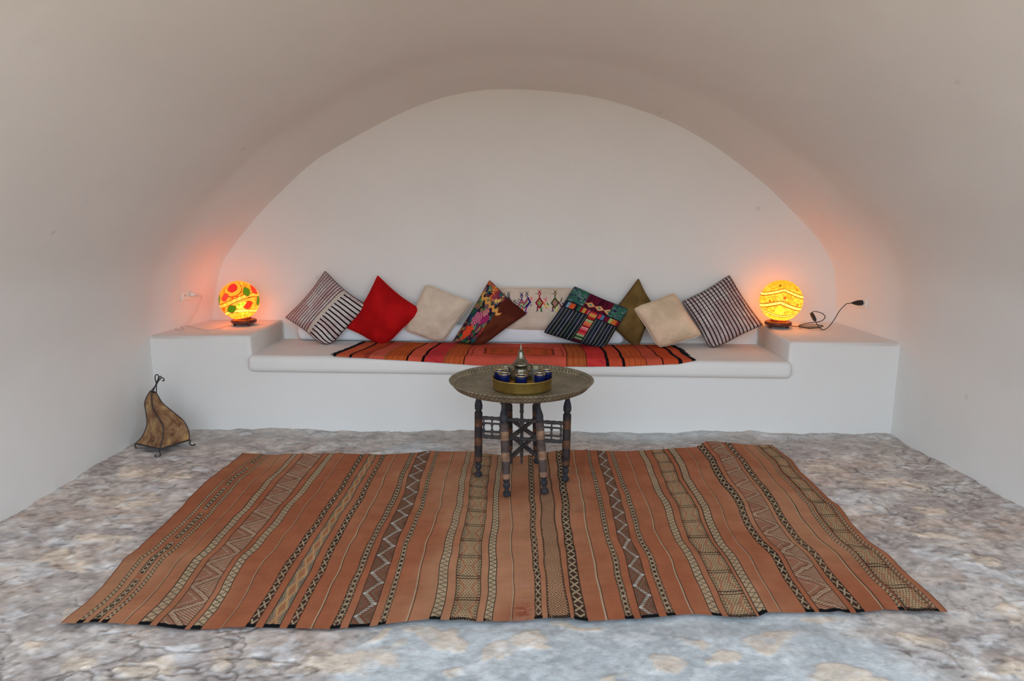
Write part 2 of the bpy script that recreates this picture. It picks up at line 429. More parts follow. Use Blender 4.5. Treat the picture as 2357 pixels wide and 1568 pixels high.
nearF = floor_line(near_px, xn); farF = floor_line(far_px, xf)
v = np.linspace(0, 1, NV)
def side_line(poly):
    Q = np.array([P2(*p) for p in poly]); t = (Q[:, 1]-Q[0, 1])/(Q[-1, 1]-Q[0, 1])
    return np.stack([np.interp(v, t, Q[:, 0]), np.interp(v, t, Q[:, 1])], -1)
Ls, Rs = side_line(left_px), side_line(right_px)
RP = nearF[None]*(1-v[:, None, None]) + farF[None]*v[:, None, None]
dL = Ls - (nearF[0]*(1-v[:, None]) + farF[0]*v[:, None]); dR = Rs - (nearF[-1]*(1-v[:, None]) + farF[-1]*v[:, None])
u = np.linspace(0, 1, NU)
RP = RP + dL[:, None]*np.clip(1-u/0.35, 0, 1)[None, :, None]**1.5 + dR[:, None]*np.clip(1-(1-u)/0.35, 0, 1)[None, :, None]**1.5
VV, UU = np.meshgrid(v, u, indexing='ij'); damp = np.sin(np.pi*VV)**0.5
RP[..., 0] += damp*(0.030*(fbm(UU*4+1, VV*3.2, 101, 2)-0.5) + 0.024*(fbm(UU*12, VV*9, 103, 2)-0.5))
edge = np.minimum(UU, 1-UU)
RZ = hlow(RP[..., 0], RP[..., 1]) + 0.012 + 0.010*(fbm(RP[..., 0]*5+2, RP[..., 1]*3.3, 105, 3)-0.5) + 0.006*np.exp(-((fbm(UU*10, VV*1.6, 107, 2)-0.5)/0.05)**2)
RZ = np.maximum(RZ, hlow(RP[..., 0], RP[..., 1]) + 0.005)
T = VV*1.76
def srgb(r, g, b_): return alb((r, g, b_))
base = mixa(np.broadcast_to(srgb(178, 114, 82), UU.shape+(3,)), srgb(190, 135, 101), sstep(0.35, 0.65, fbm(UU*9, VV*2.2, 111, 4)))
base = mixa(base, srgb(170, 92, 62), 0.45*sstep(0.45, 0.7, fbm(UU*6+4, VV*3, 113, 4)+0.15*(np.abs(UU-0.45)*2)**1.3*1.0-0.04))
base = base*(1 + 0.07*(vnoise(UU*2, VV*420, 115)-0.5))[..., None]*(1 + 0.05*(vnoise(UU*900, VV*6, 117)-0.5))[..., None]
CR = srgb(196, 172, 138); DK = srgb(44, 43, 38); PK = srgb(186, 130, 104); GY_ = srgb(176, 168, 152); BR = srgb(120, 84, 62)
Xn = np.broadcast_to(xn[None], UU.shape)
A = base.copy()
def tri(t): return np.abs((t % 1.0)-0.5)*2
def stamp(mask, col, m=1.0):
    global A
    A = mixa(A, col, np.clip(mask, 0, 1)*m)
for idx, (kind, a, b_, c_, d_) in enumerate(ST):
    i0, i1 = np.searchsorted(xn, a-3), np.searchsorted(xn, b_+3)
    sub = A[:, i0:i1]; x = Xn[:, i0:i1]; t = T[:, i0:i1]; s = (x-a)/(b_-a); uu = UU[:, i0:i1]
    ins = ((s >= 0) & (s <= 1)).astype(float)
    wid = (b_-a)/650.0
    fade = 0.75 + 0.25*fbm(t*6+idx, uu*40, 121+idx, 2)
    t = t + 0.006*fbm(t*9, uu*0+idx, 99, 2)
    def put(mask, col, m=1.0):
        global sub
        sub = mixa(sub, col, np.clip(mask, 0, 1)*m*fade)
    bord = ((np.abs(s) < 1.2/(b_-a)) | (np.abs(s-1) < 1.2/(b_-a))).astype(float)
    if kind == 'thin':
        put((np.abs(s-0.3) < 0.35).astype(float), CR); put((s > 0.7)*(s < 1.2), DK, 0.9)
    elif kind == 'chain':
        put(ins, DK, 0.85); put(ins*(np.abs(s-0.5-0.18*np.sign(((t/0.022) % 1)-0.5)) < 0.24), CR)
    elif kind == 'x':
        put(ins, DK); p = 0.054; aa = np.abs(s-0.5)/0.40; bb = np.abs((t/p) % 1-0.5)/0.43        # crosses of cream wool
        put(ins*(np.abs(aa-bb) < 0.27)*(aa < 1)*(bb < 1), CR)
    elif kind in ('star', 'star2'):
        put(ins, DK); p = 0.034; aa = (s-0.5)*wid; bb = ((t/p) % 1-0.5)*p; q_ = 0.0024
        g = ((np.abs(bb) < q_) | (np.abs(aa*0.87+bb*0.6) < q_) | (np.abs(aa*0.87-bb*0.6) < q_)) & (np.abs(aa) < wid*0.44) & (np.abs(bb) < p*0.46)
        put(ins*g, CR)
        if kind == 'star2': put(ins*(tri(t/0.31) > 0.86), srgb(176, 110, 78))
    elif kind == 'zig':
        put(ins, CR); k = tri(t/0.032); put(ins*(np.abs(s-0.12-0.76*k) < 0.125), DK, 0.9); put(ins*((s < 0.05) | (s > 0.95)), DK); put(bord, DK)
    elif kind == 'comb':
        put(ins, srgb(146, 92, 70)); k = tri(t/0.17)
        la = (((t + s*wid*0.5)/0.0115) % 1) < 0.52; lb_ = (((t - s*wid*0.5)/0.0115) % 1) < 0.52
        up_ = (s-k) > 0
        put(ins*up_*la, srgb(190, 158, 130)); put(ins*(~up_)*lb_, srgb(178, 132, 106))
        put(ins*(np.abs(s-k) < 0.13)*lb_, srgb(200, 180, 150)); put(ins*(np.abs(np.abs(s-k)-0.17) < 0.03), srgb(104, 72, 56))
        put(ins*(np.abs(np.abs(s-k)-0.45) < 0.05)*la, srgb(186, 172, 148)); put(bord, DK)
    elif kind == 'multi':
        put(ins, srgb(172, 118, 84)); k = tri(t/0.12); line = ((s*wid + t)/0.011) % 1 < 0.5
        put(ins*(np.abs(s-0.5) > 0.20+0.25*k)*line, DK); put(ins*(np.abs(s-0.5) > 0.12+0.25*k)*(~line), srgb(176, 166, 140))
        put(ins*(np.abs(np.abs(s-0.5)-0.3*k) < 0.06), srgb(200, 160, 110)); put(bord, DK)
    elif kind == 'bigzig':
        put(ins, srgb(104, 82, 66)); PZ = 0.145; k = tri(t/PZ); dot = (((t/0.0115) % 1) < 0.62)
        for off, cc in ((-0.62, srgb(150, 88, 64)), (-0.46, srgb(132, 112, 92)), (-0.30, srgb(156, 92, 68)), (-0.15, srgb(120, 84, 66)), (0.0, srgb(200, 194, 180)), (0.125, srgb(200, 194, 180)), (0.28, srgb(150, 88, 64)), (0.43, srgb(140, 120, 100)), (0.58, srgb(156, 92, 68))):
            put(ins*(np.abs(s-(0.10+0.66*k)-off) < 0.052)*dot, cc)
        put(ins*(np.hypot((s-0.14)*wid, ((t/PZ) % 1 - 0.5)*PZ) < 0.0075), srgb(200, 196, 186))
        put(ins*(np.hypot((s-0.88)*wid, np.minimum((t/PZ) % 1, 1-(t/PZ) % 1)*PZ) < 0.0075), srgb(200, 196, 186)); put(bord, DK)
    elif kind == 'lattice':
        put(ins, srgb(192, 164, 126))
        g = 0.0115; gi = np.floor(t/g); sx_ = (s*wid/g + 0.5*(gi % 2)) % 1
        dots = (np.abs(sx_-0.5) < 0.24)*(np.abs((t/g) % 1-0.5) < 0.26)
        put(ins*dots, srgb(70, 52, 42))
        hour = 0.16+0.22*np.abs(tri(t/0.155+0.5)-0.0)
        rust = (np.abs(np.abs(s-0.5)-(0.14+0.30*tri(t/0.155))) < 0.05)
        put(ins*rust, srgb(176, 108, 78), 0.8)
        side = (np.abs(s-0.5) > 0.36)*(((t/0.02 + s*2) % 1) < 0.4)
        put(ins*side, DK, 0.7)
        m_ = (t/0.155) % 1; put(ins*((np.abs(m_-0.06) < 0.022) | (np.abs(m_-0.94) < 0.022)), srgb(66, 50, 42)); put(bord, DK)
    elif kind == 'diamond':
        put(ins, srgb(190, 150, 116)); dd = np.abs(s-0.5)*wid + np.abs((t/0.085) % 1 - 0.5)*0.055*1.2
        put(ins*(((dd/0.0125) % 1) < 0.42), srgb(104, 66, 48)); put(ins*(np.abs(s-0.5) > 0.40)*(((t/0.02) % 1) < 0.5), srgb(80, 56, 44)); put(bord, DK)
    A[:, i0:i1] = sub
    # dark bound ends of the stripes at the near hem
    if kind not in ('thin',):
        hem = (VV < 0.009 + 0.004*vnoise(UU*300, VV*0, 5))*(Xn > a-1)*(Xn < b_+1)
        sel = hem.astype(float)
        if kind in ('lattice', 'diamond') or (kind == 'zig' and idx == 18): sel = sel*((((Xn-a)/4.5) % 1) < 0.6)
        stamp(sel, srgb(26, 28, 30))
# worn red patch near the front hem
wp = np.exp(-(((Xn-1203)/22)**2 + ((VV-0.035)/0.035)**2)); stamp(wp*(0.4+0.9*fbm(UU*300, VV*60, 131, 3)), srgb(140, 52, 40), 0.8)
stamp(np.exp(-(((Xn-1203)/22)**2))*(VV < 0.2)*((fbm(UU*60, VV*160, 133, 2) > 0.62)), srgb(196, 140, 120), 0.6)
stamp((edge < 0.0016).astype(float), srgb(120, 62, 42), 0.7)
rug_m = attr_mat('flatwoven_wool', 0.97, 700, 0.35, 0.0012, spec=0.05)
me = raw_mesh('floor_rug', np.stack([RP[..., 0], RP[..., 1], RZ], -1).reshape(-1, 3), grid_faces(NV, NU), A.reshape(-1, 3))
tag(link('floor_rug', me, rug_m), 'large terracotta flatwoven rug with black and cream patterned stripes on the rock floor', 'rug')
del RP, RZ, A, base, VV, Xn, T

GAIN = 1.12
# ------------------------------------------------------------------ red and orange kilim on the bench seat
NU, NV = 900, 220
fx0, fx1, bx0, bx1 = 766.0, 1603.0, 836.0, 1553.0
KL = [(766,(20,20,26)),(774,(190,92,62)),(804,(24,16,20)),(810,(176,74,44)),(838,(150,58,44)),(850,(186,88,70)),(884,(150,88,44)),(888,(184,86,40)),(935,(30,16,16)),(940,(196,84,62)),(970,(26,14,16)),(977,(186,56,56)),(1021,(150,80,44)),(1026,(184,86,46)),(1066,(60,22,18)),(1069,(196,84,66)),
      (1303,(80,30,24)),(1305,(172,88,48)),(1348,(90,50,30)),(1351,(194,56,52)),(1395,(26,16,22)),(1402,(190,76,50)),(1432,(22,16,22)),(1439,(186,84,46)),(1486,(110,50,36)),(1489,(184,80,58)),(1523,(60,26,22)),(1527,(180,72,40)),(1562,(20,18,26)),(1571,(188,84,54)),(1593,(22,22,28)),(1604,(22,22,28))]
xs = np.linspace(fx0, fx1, NU); ksx = np.array([k[0] for k in KL])
cols = np.array([alb(k[1]) for k in KL]); ci = np.clip(np.searchsorted(ksx, xs+1e-6, side='right')-1, 0, len(KL)-1)
V = np.zeros((NV, NU, 3)); C = np.zeros((NV, NU, 3))
uu = (xs-fx0)/(fx1-fx0)
zs0 = 0.515
sfront = np.interp(uu, [0, 0.04, 0.2, 0.4, 0.55, 0.8, 0.95, 1.0], [0.022, 0.03, 0.045, 0.066, 0.070, 0.062, 0.045, 0.018])
for i in range(NU):
    xfp = xs[i]; xbp = bx0 + uu[i]*(bx1-bx0)
    pf = at(xfp, 835, YF-0.03); zz = seat_z(pf.x); pb = at(xbp, 787, 4.80)
    for j in range(NV):
        vv = j/(NV-1)            # 0 back .. 1 front
        s = -0.50 + (sfront[i]+0.50)*vv
        xx = pb.x + (pf.x-pb.x)*vv + (0.010*math.sin(vv*5.5+uu[i]*7)+0.0025*math.sin(vv*11+uu[i]*17))*vv*(1-vv)*4 
        y, z, nn = nose(s, xx)
        wv = 0.0035*(math.sin(uu[i]*60+vv*3)*0.5+0.5)*(0.3+vv) + 0.002*math.sin(uu[i]*23+vv*7) + 0.008
        V[j, i] = (xx, y + nn[0]*wv, z + nn[1]*wv)
UU, VV = np.meshgrid(uu, np.linspace(0, 1, NV)); XX = np.broadcast_to(xs[None], UU.shape)
C[:] = cols[ci][None]
C = mixa(C, alb((150, 60, 34)), 0.5*(np.sin(XX*0.9) > 0.85)*((XX > 838) & (XX < 935) | (XX > 1021)*(XX < 1068) | (XX > 1303)*(XX < 1350) | (XX > 1439)*(XX < 1486)))
C = mixa(C, alb((120, 64, 30)), 0.6*(np.abs((XX % 13)-6) < 1.0)*(((XX > 884) & (XX < 935)) | ((XX > 1021) & (XX < 1068)) | ((XX > 1303) & (XX < 1350)) | ((XX > 1439)*(XX < 1486))))
cp = (XX > 1069)*(XX < 1303)
r1 = cp*(np.abs(XX-1190) < 82)*(VV > 0.34)*(VV < 0.77)
C = mixa(C, alb((182, 76, 44)), r1*1.0)
rr = np.maximum(np.abs(XX-1190)/82, np.abs(VV-0.555)/0.215)
C = mixa(C, alb((90, 34, 26)), 0.8*cp*(np.abs(rr-1) < 0.035))
C = mixa(C, alb((120, 44, 30)), 0.6*cp*(np.abs(rr-0.8) < 0.02))
rr2 = np.maximum(np.abs(XX-1187)/108, np.abs(VV-0.56)/0.31); C = mixa(C, alb((120, 40, 32)), 0.6*cp*(np.abs(rr2-1) < 0.02))
mo = cp*((np.abs((XX-1190) % 40-20)+np.abs(VV-0.555)*60) < 7)*(np.abs(XX-1190) < 70); C = mixa(C, alb((120, 74, 40)), 0.6*mo)
rz = ((XX > 977) & (XX < 1021)) | ((XX > 1351) & (XX < 1395)); zz_ = np.abs((VV*9) % 1-0.5)*2
C = mixa(C, alb((150, 30, 56)), 0.6*rz*(np.abs(((XX-977) % 44)/44-0.15-0.7*zz_) < 0.08))
C = C*(1+0.14*(vnoise(UU*90, VV*130, 7)-0.5))[..., None]
kil_m = attr_mat('kilim_wool', 0.96, 600, 0.35, 0.001, spec=0.05)
kil = tag(link('bench_kilim', raw_mesh('bench_kilim', V.reshape(-1, 3), grid_faces(NV, NU, flip=True), C.reshape(-1, 3)), kil_m),
          'red and orange striped kilim laid over the white bench seat', 'rug')
blackw = new_mat('black_wool', 0.95, base=rgba((24, 24, 30)))
for (a, j0, j1, sgn) in ((0, 5, 205, -1), (NU-1, 5, 150, 1)):
    bm = bmesh.new()
    tube_bm(bm, [Vector(V[j, a]) for j in range(j0-3, j1, 4)], 0.003, 6)
    for j in range(j0, j1, 9):
        p = Vector(V[j, a]); l = 0.012+0.012*random.random()
        tube_bm(bm, [p, p+Vector((sgn*l*0.6, -0.003, -0.001)), p+Vector((sgn*l, -0.008, -0.004))], 0.0035, 5)
    from_bm('fringe', bm, blackw, kil)

GAIN = 1.28
# ------------------------------------------------------------------ cushions
fab = attr_mat('cushion_cloth', 0.95, 500, 0.3, 0.0012, spec=0.08)
piping = attr_mat('cushion_piping', 0.95, 500, 0.2, 0.001, spec=0.08)
def cushion(name, label, quad, Yb, lean, T, paint, k=0.09, n=150, pipe=None, zoff=0.0, group=None, crush=0.0, dY=(0, 0, 0, 0), wr=0.006, seed=0, clampz=None, cat='cushion', rc=0.03):
    """quad: four corners in the photo (A, B, C, D going round); u runs A->B, v runs A->D"""
    def corner(px, py, dy):
        d = ray(px, py)   # plane  Y = Yb + lean*(z-zs)
        zs = 0.52
        t = (Yb + dy + lean*(CAM.z-zs) - CAM.y)/(d.y - lean*d.z); return np.array((CAM + d*t)[:])
    Q = [corner(*quad[i], dY[i]) for i in range(4)]
    u = np.linspace(-1, 1, n); U, Vv = np.meshgrid(u, u)
    U2 = U*(1-k*(1-Vv**2)); V2 = Vv*(1-k*(1-U**2))
    cr0 = 1 - rc*(np.abs(U*Vv)**5); U2 = U2*cr0; V2 = V2*cr0
    a, b_ = (U2+1)/2, (V2+1)/2
    M = (Q[0][None, None]*((1-a)*(1-b_))[..., None] + Q[1][None, None]*(a*(1-b_))[..., None] + Q[2][None, None]*(a*b_)[..., None] + Q[3][None, None]*((1-a)*b_)[..., None])
    nr = np.cross(Q[1]-Q[3], Q[2]-Q[0]); nr = nr/np.linalg.norm(nr)
    if nr[1] > 0: nr = -nr
    e = np.clip((1-U**2)*(1-Vv**2), 0, 1); th = T/2*(e**0.42)
    T = T*1.22; th = T/2*(e**0.42); wrk = 1.6*wr*(fbm(U*2.2+seed, Vv*2.2, 200+seed, 4)-0.5)*2*np.clip(e*3, 0, 1)
    # creases running in from the edges
    cr_ = wr*0.7*np.sin((U*Vv)*9+seed)*np.clip((np.abs(U)+np.abs(Vv)-0.9), 0, 1)*np.clip(e*8, 0, 1)
    Fp = M + nr[None, None]*(th+wrk+cr_)[..., None]; Bp = M - nr[None, None]*(th*0.8)[..., None]
    for Pn in (Fp, Bp):
        zc = np.vectorize(seat_z)(Pn[..., 0]) + 0.006 + zoff if clampz is None else np.full(U.shape, clampz)
        d = Pn[..., 2]-zc; soft = 0.02
        Pn[..., 2] = zc + np.where(d > soft*2, d, soft*np.log1p(np.exp(np.clip(d/soft, -20, 20))) - soft*np.log1p(np.exp(-2.0))*np.clip(d/(2*soft), 0, 1))
        push = np.clip(-d, 0, 0.2)
        Pn[..., 1] = np.minimum(Pn[..., 1], YB-0.012)
        Pn[..., 0] += np.sign(Pn[..., 0]-M[..., 0].mean())*0.0
        Pn[..., 1] += -push*0.25*(1 if Pn is Fp else -0.3)
    Cf = paint((U+1)/2, (Vv+1)/2); Cb = Cf
    cen = (Q[0]+Q[1]+Q[2]+Q[3])/4
    low = float(Fp[..., 2].min())
    th_ = thing(name, Vector((cen[0], Fp[..., 1].min()*0+Yb, low)), label, cat, group)
    VV_ = np.concatenate([Fp.reshape(-1, 3), Bp.reshape(-1, 3)]); F = np.concatenate([grid_faces(n, n), grid_faces(n, n, n*n, True)])
    me = raw_mesh('cover', VV_, F, np.concatenate([Cf.reshape(-1, 3), Cb.reshape(-1, 3)]))
    bmm = bmesh.new(); bmm.from_mesh(me); bmesh.ops.remove_doubles(bmm, verts=bmm.verts, dist=0.0004); bmesh.ops.recalc_face_normals(bmm, faces=bmm.faces); bmm.to_mesh(me); bmm.free()
    link('cover', me, fab, th_)
    # seam round the edge
    ring = [Fp[0, i] for i in range(0, n, 4)] + [Fp[i, -1] for i in range(0, n, 4)] + [Fp[-1, n-1-i] for i in range(0, n, 4)] + [Fp[n-1-i, 0] for i in range(0, n, 4)]
    ring.append(ring[0])
    if pipe is not None:
        bm = bmesh.new(); tube_bm(bm, [Vector(p) for p in ring], 0.0035, 6)
        mm = bpy.data.materials.get('seam_'+pipe[0]) or new_mat('seam_'+pipe[0], 0.95, base=rgba(pipe[1]))
        from_bm('seam', bm, mm, th_)
    return th_
def flat(c, c2=None, seed=0):
    def f(U, V):
        A = np.broadcast_to(alb(c), U.shape+(3,)).copy()
        if c2 is not None: A = mixa(A, alb(c2), sstep(0.35, 0.65, fbm(U*3, V*3, 300+seed, 3)))
        return A*(1+0.05*(vnoise(U*120, V*120, 4+seed)-0.5))[..., None]
    return f
PKW = (186, 166, 162); PK2 = (176, 140, 134); BLK = (38, 24, 26)
def paint_check1(U, V):
    U = U + 0.01*np.sin(V*7); A = mixa(np.broadcast_to(alb(PKW), U.shape+(3,)), alb((196, 190, 186)), sstep(.4, .6, fbm(U*6, V*6, 3, 3)))
    top = V < 0.50
    A = mixa(A, alb(PK2), 0.6*top*sstep(.4, .65, fbm(U*4+3, V*6, 9, 3)))
    l1 = (np.abs((V*20) % 1-0.5) < 0.17)*top; A = mixa(A, alb((70, 30, 32)), l1*0.95)
    l1b = (np.abs((U*22) % 1-0.5) < 0.10)*top*(U > 0.62); A = mixa(A, alb((90, 50, 48)), l1b*0.5)
    sm = (V >= 0.50)*(V < 0.555); A = mixa(A, alb((176, 164, 150)), sm)
    l2 = (np.abs((U*13.5) % 1-0.5) < 0.19)*(V >= 0.555); A = mixa(A, alb(BLK), l2)
    sp = np.where(top, (np.abs((V*20+0.5) % 1-0.5) < 0.2)*((U*44) % 1 < 0.42), (np.abs((U*13.5+0.5) % 1-0.5) < 0.17)*((V*40) % 1 < 0.45))*(1-sm); return mixa(A, alb((84, 58, 60)), sp*(0.35+0.5*vnoise(U*60, V*60, 12)))
def paint_check2(U, V):
    A = mixa(np.broadcast_to(alb((178, 158, 156)), U.shape+(3,)), alb((196, 184, 180)), sstep(.4, .6, fbm(U*6, V*6, 5, 3)))
    l1 = (np.abs((U*15) % 1-0.5) < 0.20); l2 = (np.abs((V*17) % 1-0.5) < 0.13)
    A = mixa(A, alb((90, 68, 72)), l2*np.clip(1.0-V*1.2, 0.12, 1)*0.8); A = mixa(A, alb(BLK), l1*0.95)
    sp = (np.abs((U*15+0.5) % 1-0.5) < 0.16)*((V*44) % 1 < 0.45)*(1-l1); return mixa(A, alb((90, 64, 66)), sp*(0.3+0.5*vnoise(U*60, V*60, 15)))
def paint_floral(U, V):
    rnd = random.Random(5)
    A = np.broadcast_to(alb((88, 42, 26)), U.shape+(3,)).copy(); A = mixa(A, alb((74, 30, 22)), sstep(.4, .6, fbm(U*3, V*3, 7, 3)))
    fl = U < 0.47 + 0.24*V + 0.02*np.sin(V*30)
    B = mixa(np.broadcast_to(alb((44, 26, 40)), U.shape+(3,)), alb((24, 60, 60)), sstep(.5, .6, fbm(U*9, V*9, 17, 3)))
    pal = [(120,34,66),(30,84,50),(36,96,60),(150,50,36),(90,32,76),(34,84,92),(140,110,56),(130,80,84),(26,46,80),(90,116,70),(40,24,40)]
    for i in range(190):
        cu, cv, r = rnd.random()*0.74, rnd.random(), 0.014+0.030*rnd.random(); c = rnd.choice(pal); ang = rnd.random()*3.14
        du, dv = U-cu, V-cv; a = du*math.cos(ang)+dv*math.sin(ang); b_ = -du*math.sin(ang)+dv*math.cos(ang)
        B = mixa(B, alb(c), 0.85*(np.hypot(a/1.5, b_) < r))
    for cu, cv, r, c0, c1 in ((0.27, 0.55, 0.125, (130, 30, 70), (206, 150, 160)), (0.46, 0.50, 0.09, (140, 20, 76), (120, 60, 90)), (0.36, 0.40, 0.07, (186, 120, 116), (120, 50, 70)), (0.27, 0.79, 0.115, (196, 62, 34), (150, 40, 40))):
        d = np.hypot(U-cu, V-cv); an = np.arctan2(V-cv, U-cu); rr_ = d/(r*(1+0.14*np.sin(an*7)))
        B = mixa(B, alb(c0), rr_ < 1); B = mixa(B, alb(c1), (rr_ < 1)*(np.abs(np.sin(rr_*9+np.sin(an*6)*0.9)) < 0.42)*(cv < 0.7))
    A = mixa(A, B, fl)
    band = np.abs(V-0.24-0.10*U+0.02*np.sin(U*50)) < 0.028; A = mixa(A, alb((196, 136, 70)), band*(U < 0.66))
    tp = (V < 0.22)*(U < 0.45); A = mixa(A, alb((190, 84, 40)), 0.9*tp*(fbm(U*12, V*8, 19, 3) > 0.48)*(U < 0.3)); 
    A = mixa(A, alb((200, 160, 90)), tp*(np.abs(fbm(U*14, V*14, 23, 2)-0.5) < 0.04)); A = mixa(A, alb((120, 40, 60)), tp*(U > 0.25)*(fbm(U*20, V*20, 29, 2) > 0.55)*0.8)
    return A
def seg(U, V, p, q, w):
    p = np.array(p, float); q = np.array(q, float); d = q-p; L2 = (d**2).sum()
    t = np.clip(((U-p[0])*d[0] + (V-p[1])*d[1])/max(L2, 1e-9), 0, 1)
    return np.hypot(U-p[0]-t*d[0], V-p[1]-t*d[1]) < w
def paint_birds(U, V):
    # metric coordinates, 200 wide x 100 high
    X, Y = U*200, V*104
    A = mixa(np.broadcast_to(alb((190, 172, 155)), U.shape+(3,)), alb((182, 166, 148)), sstep(.4, .6, fbm(U*6, V*3, 33, 3)))
    A = A*(1+0.04*(vnoise(U*300, V*150, 9)-0.5))[..., None]
    navy = (44, 30, 96); red = (150, 26, 40); grn = (36, 92, 44); org = (206, 96, 50); yel = (206, 196, 90); pur = (110, 30, 110); gry = (80, 80, 84); mar = (90, 20, 36); pnk = (210, 90, 90); lime = (170, 200, 120)
    S = []
    def head(x, y, c):
        return [((x-4, y-8), (x+3, y-1), 0.8, c), ((x+4, y-8), (x-3, y-1), 0.8, c), ((x-3, y+1), (x, y+5), 1.0, c), ((x+3, y+1), (x, y+5), 1.0, c), ((x-3, y+1), (x, y-3), 1.0, c), ((x+3, y+1), (x, y-3), 1.0, c)]
    # pair at the left
    S += head(15, 22, navy) + [((15, 27), (20, 44), 3.0, navy), ((19, 25), (24, 24), 0.6, navy)]
    S += head(28, 18, gry) + [((28, 23), (34, 34), 2.6, gry), ((34, 34), (30, 44), 3.0, mar), ((28, 34), (24, 44), 1.1, yel), ((40, 30), (46, 36), 1.0, gry), ((46, 30), (40, 36), 1.0, gry), ((42, 40), (46, 38), 1.0, gry)]
    # zigzag animals
    S += head(60, 20, navy) + head(73, 17, gry)
    for k_, c in enumerate((navy, pnk, gry, lime, navy)):
        o = k_*2.4
        S += [((46+o*0.4, 54+o*0.3), (60, 27+o*1.6), 1.1, c), ((60, 27+o*1.6), (66, 38+o*1.2), 1.1, c), ((66, 38+o*1.2), (76, 23+o*1.5), 1.1, c)]
    S += [((76, 24), (81, 34), 2.0, navy), ((81, 34), (72, 46), 2.6, navy), ((72, 46), (70, 58), 1.6, pur), ((68, 60), (74, 59), 1.0, pur), ((62, 48), (60, 58), 1.6, org), ((57, 61), (64, 60), 1.0, org), ((62, 48), (64, 58), 1.2, org)]
    for t_ in range(6): S += [((44+2.4*t_, 52-4.6*t_), (40+2.4*t_, 50-4.6*t_), 0.9, navy)]
    S += [((82, 22), (86, 28), 1.2, pnk), ((86, 24), (82, 30), 1.2, pnk), ((84, 40), (82, 44), 1.0, pur)]
    # two standing birds
    for x0, c0, c1, c2 in ((104, red, org, grn), (142, grn, mar, pur)):
        S += head(x0, 13, c0 if x0 == 104 else (96, 76, 30)) + [((x0-10, 14), (x0-3, 14), 0.7, gry), ((x0, 18), (x0, 24), 1.5, c0)]
        for r_, c in ((11, c0 if x0 == 104 else grn), (8.5, mar), (6, (180, 150, 110)), (3.8, c2), (1.6, yel)):
            S.append((('D', x0, 36, r_, r_*1.35), None, 0, c))
        S += [((x0+9, 33), (x0+18, 48), 1.4, c1), ((x0+11, 26), (x0+17, 31), 1.1, pnk if x0 == 104 else yel), ((x0+17, 24), (x0+14, 33), 1.1, pnk if x0 == 104 else navy), ((x0+19, 36), (x0+22, 42), 1.4, grn if x0 == 104 else navy), ((x0+14, 44), (x0+24, 43), 1.2, yel if x0 == 104 else red),
              ((x0-5, 46), (x0-5, 55), 1.6, mar), ((x0+4, 46), (x0+5, 56), 1.8, grn if x0 == 104 else yel), ((x0-8, 56), (x0-3, 55), 0.9, gry)]
    S += [((168, 40), (174, 28), 1.6, red), ((170, 44), (178, 44), 1.2, navy)]
    for p, q_, w_, c in S:
        if q_ is None: m = (np.abs(X-p[1])/p[3] + np.abs(Y-p[2])/p[4]) < 1
        else: m = seg(X, Y, p, q_, w_)
        A = mixa(A, alb(c), m)
    return A
